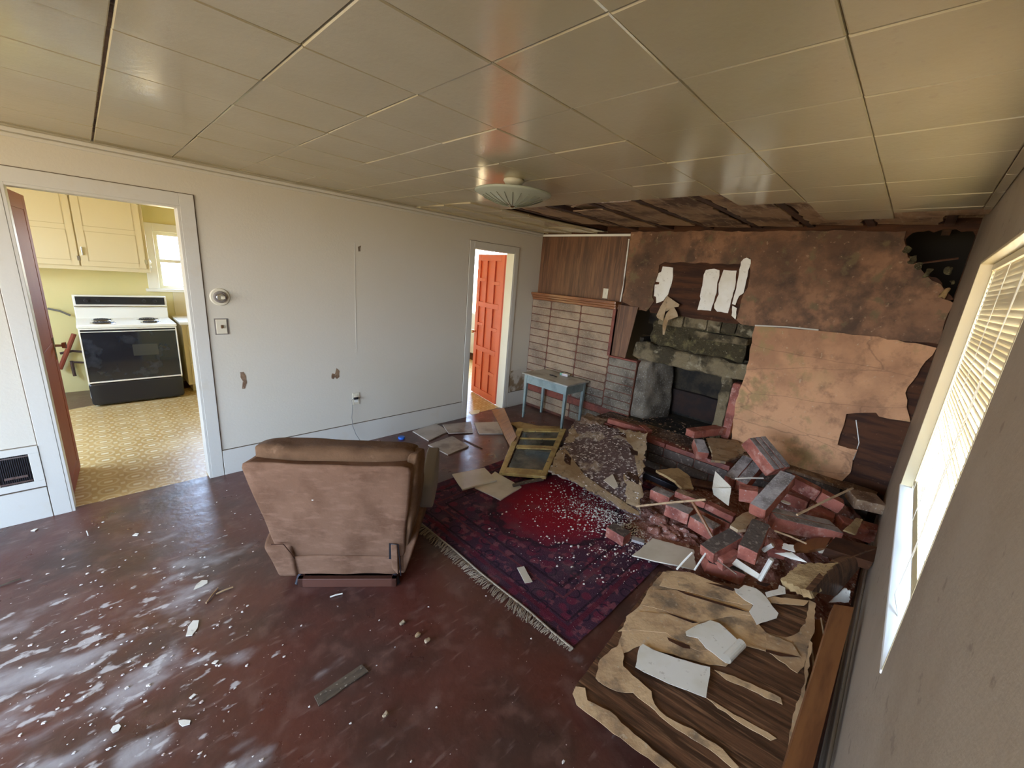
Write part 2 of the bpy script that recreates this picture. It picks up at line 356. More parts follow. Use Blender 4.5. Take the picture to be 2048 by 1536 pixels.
def rug_build(n, l, b, s, mth, mix, nz, ss):
    hx, hy = 1.0, 0.875
    ax = mth('SUBTRACT', hx, mth('ABSOLUTE', s.outputs[0])); ay = mth('SUBTRACT', hy, mth('ABSOLUTE', s.outputs[1]))
    ed = mth('MINIMUM', ax, ay)                                  # distance to the rug's edge
    r = mth('SQRT', mth('ADD', mth('POWER', mth('DIVIDE', s.outputs[0], 1.15), 2), mth('POWER', mth('DIVIDE', s.outputs[1], .95), 2)))
    wob = mth('MULTIPLY', mth('SUBTRACT', nz(7, 3), .5), .25)
    r2 = mth('ADD', r, wob)
    c = mix(ss(nz(11, 4, kind='voro'), .30, .42), (0.125, 0.020, 0.042), (0.060, 0.024, 0.045))
    c = mix(ss(r2, .66, .22), c, (0.25, 0.006, 0.016))           # plain red field in the centre
    c = mix(mth('MULTIPLY', ss(mth('ABSOLUTE', mth('SUBTRACT', r2, .50)), .03, .012), .8), c, (0.02, 0.012, 0.02))
    motif = mth('ABSOLUTE', mth('SUBTRACT', nz(8, 2, kind='voro'), .33))
    inb = ss(r2, .5, .56)
    c = mix(mth('MULTIPLY', mth('MULTIPLY', ss(motif, .05, .02), inb), .8), c, (0.018, 0.010, 0.022))
    c = mix(mth('MULTIPLY', mth('MULTIPLY', ss(nz(16, 3), .56, .64), inb), .6), c, (0.25, 0.075, 0.09))
    for at, wd, col in ((.30, .012, (0.02, .008, .016)), (.085, .02, (0.10, .012, .025)), (.24, .01, (.13, .03, .04)), (.12, .008, (.02, .01, .018))):
        c = mix(mth('MULTIPLY', ss(mth('ABSOLUTE', mth('SUBTRACT', ed, at)), wd, wd * .5), .8), c, col)
    c = mix(mth('MULTIPLY', ss(nz(5, 5), .52, .75), .35), c, (0.16, 0.11, 0.11))
    c = mix(mth('MULTIPLY', ss(nz(120, 2), .70, .74), .5), c, (0.5, 0.42, 0.40))
    l.new(c, b.inputs['Base Color'])
    bn = n.new('ShaderNodeBump'); bn.inputs['Distance'].default_value = .003; l.new(nz(160, 2), bn.inputs['Height'])
    l.new(bn.outputs[0], b.inputs['Normal'])


rug_m = coords_mat('maroon_patterned_wool', rug_build, rough=.9, spec=.2)


# ------------------------------------------------------------------ mesh helpers
class MB:
    def __init__(s, T=None):
        s.v, s.f, s.m, s.T = [], [], [], T or Matrix()

    def add(s, vs, fs, mi=0):
        o = len(s.v)
        s.v += [s.T @ Vector(v) for v in vs]
        s.f += [tuple(i + o for i in f) for f in fs]
        s.m += (mi if isinstance(mi, (list, tuple)) else [mi] * len(fs))
        return s

    def hexa(s, p, mi=0):
        return s.add(p, [(0, 3, 2, 1), (4, 5, 6, 7), (0, 1, 5, 4), (1, 2, 6, 5), (2, 3, 7, 6), (3, 0, 4, 7)], mi)

    def box(s, x0, x1, y0, y1, z0, z1, mi=0):
        x0, x1 = min(x0, x1), max(x0, x1); y0, y1 = min(y0, y1), max(y0, y1); z0, z1 = min(z0, z1), max(z0, z1)
        return s.hexa([(x0, y0, z0), (x1, y0, z0), (x1, y1, z0), (x0, y1, z0), (x0, y0, z1), (x1, y0, z1), (x1, y1, z1), (x0, y1, z1)], mi)

    def cyl(s, a, b, r0, r1=None, n=16, mi=0, caps=True):
        a, b = Vector(a), Vector(b); r1 = r0 if r1 is None else r1
        d = (b - a).normalized(); q = d.to_track_quat('Z', 'Y')
        ring = [q @ Vector((math.cos(2 * math.pi * i / n), math.sin(2 * math.pi * i / n), 0)) for i in range(n)]
        vs = [a + r * r0 for r in ring] + [b + r * r1 for r in ring]
        fs = [(i, (i + 1) % n, n + (i + 1) % n, n + i) for i in range(n)]
        if caps: fs += [tuple(reversed(range(n))), tuple(range(n, 2 * n))]
        return s.add(vs, fs, mi)

    def lathe(s, c, prof, n=48, mi=0):
        c = Vector(c); vs, fs = [], []
        for (r, z) in prof:
            for i in range(n):
                a = 2 * math.pi * i / n; vs.append(c + Vector((r * math.cos(a), r * math.sin(a), z)))
        for j in range(len(prof) - 1):
            for i in range(n):
                k = (i + 1) % n; fs.append((j * n + i, j * n + k, (j + 1) * n + k, (j + 1) * n + i))
        return s.add(vs, fs, mi)

    def tube(s, pts, r, n=8, mi=0):
        pts = [Vector(p) for p in pts]; vs, fs = [], []
        for i, p in enumerate(pts):
            d = (pts[min(i + 1, len(pts) - 1)] - pts[max(i - 1, 0)]).normalized(); q = d.to_track_quat('Z', 'Y')
            vs += [p + q @ Vector((math.cos(2 * math.pi * k / n) * r, math.sin(2 * math.pi * k / n) * r, 0)) for k in range(n)]
        for i in range(len(pts) - 1):
            for k in range(n):
                fs.append((i * n + k, i * n + (k + 1) % n, (i + 1) * n + (k + 1) % n, (i + 1) * n + k))
        fs += [tuple(reversed(range(n))), tuple(range((len(pts) - 1) * n, len(pts) * n))]
        return s.add(vs, fs, mi)

    def plate(s, loops, normal, t, mi=0, side=None):
        """loops: outer polygon then holes (3D coplanar), extruded by -normal*t"""
        nrm = Vector(normal).normalized(); side = mi if side is None else side
        flat = [Vector(p) for lp in loops for p in lp]
        tris = tessellate_polygon([[Vector(p) for p in lp] for lp in loops])
        N = len(flat); fs, ms = [], []
        for a, b, c in tris:
            if (flat[b] - flat[a]).cross(flat[c] - flat[a]).dot(nrm) < 0: b, c = c, b
            fs.append((a, b, c)); ms.append(mi); fs.append((a + N, c + N, b + N)); ms.append(mi)
        o = 0
        for lp in loops:
            k = len(lp)
            for i in range(k):
                j = (i + 1) % k; fs.append((o + i, o + i + N, o + j + N, o + j)); ms.append(side)
            o += k
        return s.add(flat + [p - nrm * t for p in flat], fs, ms)

    def soft(s, c8, r=.25, n=10, nz=0.0, nf=6.0, puff=0.0, mi=0):
        """rounded box mapped trilinearly into the eight corners (order as hexa)"""
        c8 = [Vector(c) for c in c8]; idx = {}; vs, fs = [], []

        def vert(i, j, k):
            if (i, j, k) in idx: return idx[(i, j, k)]
            p = Vector((2 * i / n - 1, 2 * j / n - 1, 2 * k / n - 1))
            q = Vector([max(-1 + r, min(1 - r, c)) for c in p]); d = p - q
            p = q + (d.normalized() * r if d.length > 1e-6 else Vector())
            if puff:
                m_ = sorted([abs(c) for c in p])
                p = p * (1 + puff * (1 - m_[0] ** 2) * (1 - m_[1] ** 2))
            a, b_, c_ = [(x + 1) / 2 for x in p]
            w_ = [(1 - a) * (1 - b_) * (1 - c_), a * (1 - b_) * (1 - c_), a * b_ * (1 - c_), (1 - a) * b_ * (1 - c_), (1 - a) * (1 - b_) * c_, a * (1 - b_) * c_, a * b_ * c_, (1 - a) * b_ * c_]
            P_ = sum((c8[t] * w_[t] for t in range(8)), Vector())
            if nz: P_ = P_ + noise.noise_vector(P_ * nf) * nz
            idx[(i, j, k)] = len(vs); vs.append(P_); return idx[(i, j, k)]
        R = range(n); ms = []
        m6 = mi if isinstance(mi, (tuple, list)) else (mi,) * 6   # bottom, top, y0, y1, x0, x1
        for a in R:
            for b_ in R:
                fs.append((vert(a, b_, 0), vert(a, b_ + 1, 0), vert(a + 1, b_ + 1, 0), vert(a + 1, b_, 0)))
                fs.append((vert(a, b_, n), vert(a + 1, b_, n), vert(a + 1, b_ + 1, n), vert(a, b_ + 1, n)))
                fs.append((vert(a, 0, b_), vert(a + 1, 0, b_), vert(a + 1, 0, b_ + 1), vert(a, 0, b_ + 1)))
                fs.append((vert(a, n, b_), vert(a, n, b_ + 1), vert(a + 1, n, b_ + 1), vert(a + 1, n, b_)))
                fs.append((vert(0, a, b_), vert(0, a, b_ + 1), vert(0, a + 1, b_ + 1), vert(0, a + 1, b_)))
                fs.append((vert(n, a, b_), vert(n, a + 1, b_), vert(n, a + 1, b_ + 1), vert(n, a, b_ + 1)))
                ms += list(m6)
        return s.add(vs, fs, ms)


def wloc(o):
    l = Vector()
    while o: l += o.location; o = o.parent
    return l


def build(name, mb, mats, parent=None, smooth=False, bevel=0, base=None, seg=2):
    me = bpy.data.meshes.new(name)
    mats = mats if isinstance(mats, (list, tuple)) else [mats]
    if parent is not None: off = wloc(parent)
    elif base is not None: off = Vector(base)
    else: off = Vector()
    me.from_pydata([tuple(v - off) for v in mb.v], [], mb.f)
    for m in mats: me.materials.append(m)
    me.polygons.foreach_set('material_index', mb.m)
    me.update()
    bm = bmesh.new(); bm.from_mesh(me); bmesh.ops.recalc_face_normals(bm, faces=bm.faces); bm.to_mesh(me); bm.free()
    if smooth:
        me.polygons.foreach_set('use_smooth', [True] * len(me.polygons))
    o = bpy.data.objects.new(name, me); COL.objects.link(o)
    if parent is not None: o.parent = parent
    else: o.location = off
    if bevel:
        b = o.modifiers.new('edge', 'BEVEL'); b.width = bevel; b.segments = seg; b.limit_method = 'ANGLE'
    return o


def thing(name, label, cat, loc, group=None):
    o = bpy.data.objects.new(name, None); COL.objects.link(o); o.location = loc; o.empty_display_size = .1
    return tag(o, label, cat, group)


def tag(o, label, cat, group=None, kind=None):
    o['label'] = label; o['category'] = cat
    if group: o['group'] = group
    if kind: o['kind'] = kind
    return o


def one(name, mb, mats, label, cat, group=None, kind=None, smooth=False, bevel=0):
    """a thing that is a single mesh, origin at its base"""
    n = len(mb.v)
    c = sum((v for v in mb.v), Vector()) / n
    c.z = min(v.z for v in mb.v)
    return tag(build(name, mb, mats, None, smooth, bevel, base=c), label, cat, group, kind)


def struct(name, mb, mats, bevel=0, smooth=False, parent=None, label=None):
    o = build(name, mb, mats, parent, smooth, bevel)
    if parent is None: o['kind'] = 'structure'
    if label: o['label'] = label
    return o


def jag(pts, amp=.008, step=.04, seed=0):
    rnd = random.Random(seed); out = []
    pts = [Vector(p) for p in pts]
    nrm = Vector()
    for i in range(len(pts)): nrm += (pts[i] - pts[0]).cross(pts[(i + 1) % len(pts)] - pts[0])
    nrm.normalize()
    for i, a in enumerate(pts):
        b = pts[(i + 1) % len(pts)]; d = b - a; k = max(1, int(d.length / step)); side = d.normalized().cross(nrm)
        for j in range(k):
            p = a + d * (j / k)
            out.append(p + side * rnd.uniform(-amp, amp) * (1 if j else .4))
    return out


def frame(o, xdir, z=0.0):
    u = Vector((xdir[0], xdir[1], 0)).normalized(); v = Vector((-u.y, u.x, 0))
    return Matrix(((u.x, v.x, 0, o[0]), (u.y, v.y, 0, o[1]), (0, 0, 1, z if len(o) < 3 else o[2]), (0, 0, 0, 1)))


H = 2.351
LW = 3.75      # left wall plane
RW = -0.165    # right wall plane
BX = 4.33      # far wall plane
KB = 7.0       # kitchen far wall
BF = 4.23      # brick facing plane

# ================================================================== SETTING
struct('floor', MB().box(-4.3, 4.45, -.4, 3.80, -.1, 0), floor_m)
struct('floor_kitchen', MB().box(-1.7, 5.7, 3.80, 7.2, -.1, 0.0), vinyl_m)

# left wall with the kitchen opening and the small doorway
KD0, KD1, KH = -0.265, 0.515, 2.055
SD0, SD1, SH = 3.148, 3.815, 2.055
lw = MB()
for x0, x1, z0, z1 in ((-4.3, KD0, 0, H + .1), (KD0, KD1, KH, H + .1), (KD1, SD0, 0, H + .1), (SD0, SD1, SH, H + .1), (SD1, 4.45, 0, H + .1)):
    lw.box(x0, x1, LW, LW + .12, z0, z1)
wl_ = struct('wall_left', lw, paint)
# flush casings round the two openings, with their dark shrinkage gaps
cs = MB()
for a, b, h in ((KD0, KD1, KH), (SD0, SD1, SH)):
    wd = .082 if a < 0 else .068
    cs.box(a - wd, a, LW - .010, LW, 0, h + wd); cs.box(b, b + wd, LW - .010, LW, 0, h + wd); cs.box(a, b, LW - .010, LW, h, h + wd)
    cs.box(a, a + .016, LW - .008, LW + .125, 0, h); cs.box(b - .016, b, LW - .008, LW + .125, 0, h); cs.box(a + .016, b - .016, LW - .008, LW + .125, h - .016, h)
struct('trim_1', cs, trim_m, bevel=.002)
sm = MB()
for a, b, h in ((KD0, KD1, KH), (SD0, SD1, SH)):
    wd = .082 if a < 0 else .068
    sm.box(a - wd - .005, a - wd, LW - .0035, LW, 0, h + wd + .005); sm.box(b + wd, b + wd + .005, LW - .0035, LW, 0, h + wd + .005)
    sm.box(a - wd, b + wd, LW - .0035, LW, h + wd, h + wd + .005)
for a, b in ((-4.1, KD0 - .085), (KD1 + .085, SD0 - .07), (SD1 + .07, 4.22)):
    sm.box(a, b, LW - .0125, LW, .216, .220)
sm.box(KD0 - .60, KD0 - .085, LW - .004, LW, .505, .509)
struct('trim_2', sm, seam_m)
bb = MB()
for a, b in ((-4.1, KD0 - .086), (KD1 + .087, SD0 - .072), (SD1 + .072, 4.22)):
    bb.box(a, b, LW - .010, LW, 0, .216)
struct('baseboard_left', bb, trim_m, bevel=.002)
# ceiling cove along the left wall
struct('trim_3', MB().box(-4.1, 4.3, LW - .022, LW, H - .035, H - .012).box(-4.1, 4.3, LW - .012, LW, H - .06, H - .04), trim_m, bevel=.003)
# plaster board joint down the wall
struct('trim_4', MB().box(1.742, 1.746, LW - .002, LW, .95, 1.95), trim_m)
# peeled marks on the wall
for i, (pts, m_) in enumerate((
        ([(480, 745), (487, 744), (492, 752), (494, 765), (490, 777), (484, 778), (486, 762), (481, 755)], tanbrick),
        ([(663, 757), (664, 747), (670, 748), (673, 736), (679, 742), (679, 754), (674, 758), (670, 754), (667, 758)], tanbrick),
        ([(716, 494), (722, 491), (721, 503), (717, 503)], seam_m))):
    q = jag([PY(x, y, LW - .0015) for x, y in pts], .004, .02, i)
    struct('paint_chip', MB().plate([q], (0, -1, 0), .0015), m_, parent=wl_, label='bare brown patch where the cream paint has peeled' if i < 2 else 'dark gouge in the wall')
# brown smudge at the small doorway
dm = mat('brown_smudge', (0.27, 0.185, 0.10), .6, layers=[('noise', 6, 5, (.60, .54, .43), .44, .60)])
struct('wall_smudge', MB().plate([jag([PY(x, y, LW - .001) for x, y in ((1022, 742), (1042, 738), (1048, 760), (1044, 782), (1022, 786), (1014, 765))], .01, .04, 3)], (0, -1, 0), .001), dm, parent=wl_, label='brown smudge low on the wall')

# right wall with the front window and one more window behind the camera
WX0, WX1, WZ0, WZ1 = 1.395, 3.10, .815, 2.03
V0, V1 = -3.3, -1.9
rw = MB()
for x0, x1, z0, z1 in ((-4.3, V0, 0, H + .1), (V0, V1, 0, .75), (V0, V1, 2.1, H + .1), (V1, WX0, 0, H + .1), (WX0, WX1, 0, WZ0), (WX0, WX1, WZ1, H + .1), (WX1, 4.45, 0, H + .1)):
    rw.box(x0, x1, RW - .12, RW, z0, z1)
struct('wall_right', rw, shaded_wall)
struct('baseboard_right', MB().box(-4.1, 4.2, RW, RW + .012, 0, .17).box(-4.1, 4.2, RW, RW + .018, 0, .02), shaded_wall, bevel=.004)
# recessed frame of the front window
win = MB()
                     # sill
win.box(WX1 - .012, WX1 + .0, RW - .12, RW + .001, WZ0, WZ1); win.box(WX0, WX0 + .012, RW - .12, RW + .001, WZ0, WZ1); win.box(WX0, WX1, RW - .12, RW + .001, WZ1 - .012, WZ1)
win.box(WX1 - .035, WX1 - .012, RW - .105, RW - .045, WZ0, WZ1)
w1 = struct('window_1', win, cupb, bevel=.002)
struct('window_sill', MB().box(WX0, WX1, RW - .118, RW + .004, WZ0 - .010, WZ0 + .003), sillm, parent=w1, bevel=.002)
fr = MB()
for a, b, c, d in ((WX0 + .012, WX1 - .012, WZ0 + .003, WZ0 + .04), (WX0 + .012, WX1 - .012, WZ1 - .05, WZ1 - .012), (WX0 + .012, WX0 + .05, WZ0 + .04, WZ1 - .05), (WX1 - .05, WX1 - .012, WZ0 + .04, WZ1 - .05), (2.22, 2.27, WZ0 + .04, WZ1 - .05)):
    fr.box(a, b, RW - .118, RW - .088, c, d)
struct('window_frame', fr, white, parent=w1)
struct('window_pane', MB().box(WX0, WX1, RW - .106, RW - .102, WZ0, WZ1), clear, parent=w1)


def simple_window(name, axis, pos, a0, a1, z0, z1, depth, mid=True, m=white):
    f = MB(); wd = .045
    bars = [(a0, a1, z0, z0 + wd), (a0, a1, z1 - wd, z1), (a0, a0 + wd, z0 + wd, z1 - wd), (a1 - wd, a1, z0 + wd, z1 - wd)]
    if mid: bars.append((a0 + wd, a1 - wd, (z0 + z1) / 2 - .02, (z0 + z1) / 2 + .02))
    for a, b, c, d in bars:
        if axis == 'y': f.box(a, b, pos, pos + depth, c, d)
        else: f.box(pos, pos + depth, a, b, c, d)
    o = struct(name, f, m, bevel=.002)
    g = MB()
    if axis == 'y': g.box(a0, a1, pos + depth * .5, pos + depth * .5 + .003, z0, z1)
    else: g.box(pos + depth * .5, pos + depth * .5 + .003, a0, a1, z0, z1)
    struct('window_pane', g, clear, parent=o)
    return o


simple_window('window_2', 'y', RW - .11, V0, V1, .75, 2.1, .05)
# rear wall behind the camera, with the big window that lights the room
rwall = MB()
for y0, y1, z0, z1 in ((-.29, .0, 0, H + .1), (.0, 3.3, 0, .25), (.0, 3.3, 2.28, H + .1), (3.3, 3.87, 0, H + .1)):
    rwall.box(-4.24, -4.12, y0, y1, z0, z1)
struct('wall_near', rwall, shaded_wall)
simple_window('window_3', 'x', -4.21, .0, 3.3, .25, 2.28, .05)

# kitchen and back room shells
kw = MB()
KX0, KX1 = .66, 1.42     # kitchen window
for x0, x1, z0, z1 in ((-1.6, KX0, 0, 2.5), (KX0, KX1, 0, 1.245), (KX0, KX1, 1.955, 2.5), (KX1, 2.5, 0, 2.5)):
    kw.box(x0, x1, KB, KB + .12, z0, z1)
kw.box(2.38, 2.5, 3.87, KB, 0, 2.5)
for y0, y1, z0, z1 in ((3.87, 4.2, 0, 2.5), (4.2, 6.15, 0, .95), (4.2, 6.15, 2.2, 2.5), (6.15, 7.1, 0, 2.5)):
    kw.box(-1.62, -1.5, y0, y1, z0, z1)
kw.box(-1.6, 2.4, 3.872, 3.885, KH, 2.5).box(-1.6, KD0, 3.872, 3.885, 0, KH).box(KD1, 2.4, 3.872, 3.885, 0, KH)
struct('wall_kitchen', kw, yellow)
struct('ceiling_kitchen', MB().box(-1.62, 5.7, 3.87, 7.15, 2.44, 2.5), cupb)
br = MB()
br.box(2.5, 5.6, 6.9, 7.02, 0, 2.5)
for y0, y1, z0, z1 in ((3.87, 4.05, 0, 2.5), (4.05, 6.85, 0, .95), (4.05, 6.85, 2.38, 2.5), (6.85, 7.0, 0, 2.5)):
    br.box(5.5, 5.62, y0, y1, z0, z1)
br.box(4.4, 5.6, 3.75, 3.87, 0, 2.5)
struct('wall_back_room', br, trim_m)
struct('baseboard_back_room', MB().box(5.48, 5.5, 3.87, 6.88, 0, .14).box(2.5, 5.48, 6.88, 6.9, 0, .14), darkw)
simple_window('window_5', 'x', 5.53, 4.05, 6.85, .95, 2.38, .05, False)
simple_window('window_kitchen_added', 'x', -1.6, 4.2, 6.15, .95, 2.2, .05)  # unseen side window, added to brighten the kitchen
simple_window('window_4', 'y', KB + .05, KX0, KX1, 1.245, 1.955, .04)
kc = MB()
kc.box(KX0 - .11, KX0, KB - .015, KB - .001, 1.25, 2.05).box(KX1, KX1 + .11, KB - .015, KB - .001, 1.25, 2.05).box(KX0, KX1, KB - .015, KB - .001, 1.955, 2.05)
kc.box(KX0 - .14, KX1 + .14, KB - .05, KB - .001, 1.215, 1.25)
struct('trim_5', kc, white, bevel=.003)
# wainscot board right of the stove
struct('trim_6', MB().box(.78, 2.38, KB - .012, KB, .9, 1.215), cupb)

# far wall: substrate board, panelling, plaster skins, fireplace recess
fw = MB()
outer = [(BX, LW + .1, 0), (BX, LW + .1, H + .1), (BX, RW - .1, H + .1), (BX, RW - .1, 0)]
hole_fp = [(BX, 2.44, .30), (BX, 2.44, 1.545), (BX, 1.03, 1.53), (BX, 1.03, .30)]
pk = [(1812, 478), (1826, 466), (1890, 459), (1948, 462), (1958, 480), (1955, 505), (1944, 540), (1934, 565), (1932, 590), (1917, 600), (1905, 592), (1893, 578), (1880, 560), (1862, 553), (1845, 540), (1832, 523), (1815, 510)]
hole_up = jag([PX(x, y, BX) for x, y in pk], .010, .025, 5)
hole_up = [Vector((BX, max(RW + .004, p.y), min(p.z, H + .02))) for p in hole_up]
fw.plate([outer, hole_fp, hole_up], (-1, 0, 0), .03)
fwo = struct('wall_far', fw, darkw)
# near-black box behind the wall holes; their darkness is put into its colour
cav = MB().box(5.05, 5.1, -.3, 3.74, 0, 2.6).box(4.36, 5.1, -.34, -.30, 0, 2.6).box(4.36, 5.1, 3.72, 3.745, 0, 2.6).box(4.36, 5.1, -.3, 3.74, 2.55, 2.6)
struct('wall_cavity', cav, darkm)
# rough framing seen inside the upper hole
st = MB().tube([(4.46, .06, 2.12), (4.46, -.12, 2.16)], .008, 6)
struct('stud', st, joistm, parent=fwo)
# brown veneer panelling, upper left
pn = struct('panelling', MB().box(BX - .012, BX, 2.452, LW, 1.50, H - .04), panelw, parent=fwo, label='brown wood-grain panel above the mantel')
struct('panel_side', MB().plate([[PX(1231, 608, BF + .035), PX(1276, 615, BF + .035), PX(1250, 717, BF + .035), PX(1213, 711, BF + .035)]], (-1, 0, 0), .008), panelw, parent=fwo, label='strip of brown panelling beside the chimney hole')
struct('trim_7', MB().box(BX - .02, BX, 2.43, LW, H - .045, H - .02), white)
tr = MB(); pts = [(1258, 478), (1256, 496), (1253, 520), (1249, 550), (1245, 580), (1240, 607)]
tr.tube([PX(x, y, BX - .02) for x, y in pts], .0075, 6)
struct('trim_8', tr, white)


def wallpoly(pix, x):
    out = []
    for a, b in pix:
        p = PX(a, b, x); out.append(Vector((x, max(RW + .002, p.y), min(p.z, H + .05))))
    return out


# upper stained plaster skin with the gap above the fireplace and the hole near the right corner
xu = BX - .022
up_outer = wallpoly([(1262, 464), (1400, 462), (1550, 462), (1700, 462), (1812, 462)], xu)
up_outer += wallpoly([(1808, 478), (1812, 498), (1816, 514), (1833, 528), (1846, 545), (1864, 560), (1882, 568), (1890, 582), (1878, 588), (1882, 597), (1900, 602), (1918, 606), (1938, 600)], xu)
up_outer += [Vector((xu, RW + .002, 1.55)), Vector((xu, .1, 1.52))]
up_outer += wallpoly([(1637, 662), (1508, 652), (1480, 648), (1473, 640), (1478, 620), (1482, 600), (1495, 575), (1500, 540), (1500, 515), (1478, 528), (1330, 524), (1318, 530), (1316, 545), (1308, 570), (1305, 595), (1308, 602), (1300, 615), (1292, 622), (1275, 620), (1262, 612), (1245, 604), (1246, 590), (1252, 560), (1255, 520)], xu)
up = MB().plate([jag(up_outer, .008, .05, 11)], (-1, 0, 0), .022)
struct('plaster_skin', up, plaster_hi, parent=fwo, label='dark water-stained plaster on the upper wall')
# lower tan plaster
xl = BX - .034
lo_outer = wallpoly([(1510, 652), (1570, 656), (1637, 662), (1740, 672), (1850, 690), (1905, 700)], xl)
lo_outer += [Vector((xl, -.11, 1.30)), Vector((xl, -.08, 1.15))]
lo_outer += wallpoly([(1823, 845), (1780, 838), (1757, 833), (1752, 825), (1735, 826), (1692, 828), (1688, 850), (1680, 870), (1675, 890), (1698, 897), (1715, 900), (1706, 920), (1700, 945), (1690, 955)], xl)
lo_outer += [Vector((xl, .12, .3)), Vector((xl, 1.0, .3))]
lo_outer += wallpoly([(1466, 840), (1470, 810), (1478, 780), (1492, 745), (1498, 720), (1500, 700), (1505, 670)], xl)
struct('plaster_skin', MB().plate([jag(lo_outer, .007, .05, 12)], (-1, 0, 0), .03), plaster_lo, parent=fwo, label='lighter tan cracked plaster on the lower wall')
struct('lath_strip', MB().tube([PX(1510, 651, xl - .012), PX(1575, 654, xl - .012), PX(1637, 660, xl - .012)], .007, 6), trim_m, parent=fwo, label='thin white edge strip across the plaster')
struct('torn_edge', MB().tube([PX(x, y, BX - .006) for x, y in ((1712, 840), (1715, 862), (1718, 885), (1712, 905), (1706, 920))], .004, 5), white, parent=fwo)
# loose grey insulation lumps at the edge of the upper hole
for k, (x, y, r) in enumerate(((1815, 500, .03), (1824, 520, .028), (1838, 532, .026), (1855, 546, .03), (1897, 540, .026), (1905, 562, .016), (1888, 588, .035))):
    c = PX(x, y, BX - .03); r *= .62; lump = MB().soft([c + Vector((dx * r * .6, dy * r, dz * r * 1.5)) for dz in (-1, 1) for dx, dy in ((-1, -1), (1, -1), (1, 1), (-1, 1))], .6, 7, .02, 32)
    struct('plaster_lump', lump, plaster_lo if k in (6,) else moss, parent=fwo)
# bare board above the fireplace with white paint remnants
xb_ = BX - .006
struct('bare_board', MB().plate([jag(wallpoly([(1318, 522), (1482, 524), (1500, 540), (1490, 600), (1476, 648), (1300, 625), (1296, 600)], xb_), .004, .05, 3)], (-1, 0, 0), .006), darkw, parent=fwo, label='bare dark board above the fireplace')
Z4 = lambda x, y: (1230 + x / 6.606, 480 + y / 6.606)
for k, pl in enumerate((
        [(630, 350), (765, 365), (765, 480), (740, 600), (700, 720), (640, 800), (545, 835), (540, 750), (515, 740), (525, 590), (580, 585), (585, 560), (535, 550), (545, 450), (610, 420)],
        [(1200, 395), (1310, 380), (1380, 400), (1380, 470), (1350, 560), (1340, 700), (1300, 830), (1265, 935), (1090, 925), (1130, 780), (1120, 740), (1160, 560), (1170, 460)],
        [(1435, 395), (1605, 405), (1590, 600), (1560, 700), (1490, 965), (1350, 945), (1310, 900), (1310, 850), (1370, 720), (1370, 580)],
        [(1700, 250), (1740, 235), (1790, 260), (1795, 310), (1760, 400), (1750, 480), (1700, 700), (1640, 740), (1590, 860), (1545, 845), (1590, 680), (1630, 490), (1665, 290)],
        [(1550, 870), (1610, 900), (1590, 1050), (1540, 1000)])):
    q = jag(wallpoly([Z4(*p) for p in pl], BX - .0275 if k in (3, 4) else BX - .011), .003, .03, 20 + k)
    struct('paint_remnant', MB().plate([q], (-1, 0, 0), .005), paperw, parent=fwo, label='torn patch of white painted sheet left on the wall')
struct('board_shelf', MB().hexa([PX(1300, 622, 4.36), PX(1478, 648, 4.36), PX(1478, 648, 4.31), PX(1300, 622, 4.31), PX(1300, 614, 4.36), PX(1478, 640, 4.36), PX(1478, 640, 4.31), PX(1300, 614, 4.31)]), darkw, parent=fwo)

hg = thing('torn_paper', 'tan torn paper curling down over the fireplace opening', 'paper', tuple(PX(1335, 600, BX - .04)))
for k, (pl, d0, d1) in enumerate(((((690, 738), (760, 790), (850, 850), (838, 882), (775, 885), (700, 930), (640, 960), (632, 1065), (560, 1030), (545, 1000), (600, 880), (650, 800)), .035, .09), (((780, 885), (820, 960), (832, 1010), (720, 1062), (660, 1120), (650, 1255), (630, 1250), (628, 1120), (680, 970), (740, 900)), .05, .12))):
    q = [PX(*Z4(x, y), BX - d0 - (d1 - d0) * ((x - 545) / 300)) for x, y in pl]
    ctr = sum(q, Vector()) / len(q) - Vector((.02, 0, 0)); mb = MB(); N = len(q)
    off_ = Vector((.004, 0, 0))
    mb.add(q + [ctr] + [p + off_ for p in q] + [ctr + off_], [(i, (i + 1) % N, N) for i in range(N)] + [(N + 1 + (i + 1) % N, N + 1 + i, 2 * N + 1) for i in range(N)] + [(i, N + 1 + i, N + 1 + (i + 1) % N, (i + 1) % N) for i in range(N)])
    build('paper_flap', mb, fibre_, hg)

# ceiling of square tiles with the collapsed part left open
TX, TY, PT = .133, .255, .3735
PTY = .379
ce = MB(); rnd = random.Random(3)
gx = [TX + PT * i for i in range(-12, 13)]; gy = [TY + PTY * j for j in range(-2, 11)]
gx = [-4.2] + [g for g in gx if g > -4.1]; gx = [g for g in gx if g < BX] + [BX]
gy = [RW] + [g for g in gy if g > RW + .02]; gy = [g for g in gy if g < LW - .02] + [LW]


def in_hole(xc, yc):
    if yc > 2.908: return False
    if yc > 1.013: return xc > 2.747
    if yc > .634: return xc > 3.12
    if yc > .255: return xc > 3.86
    return xc > 3.86


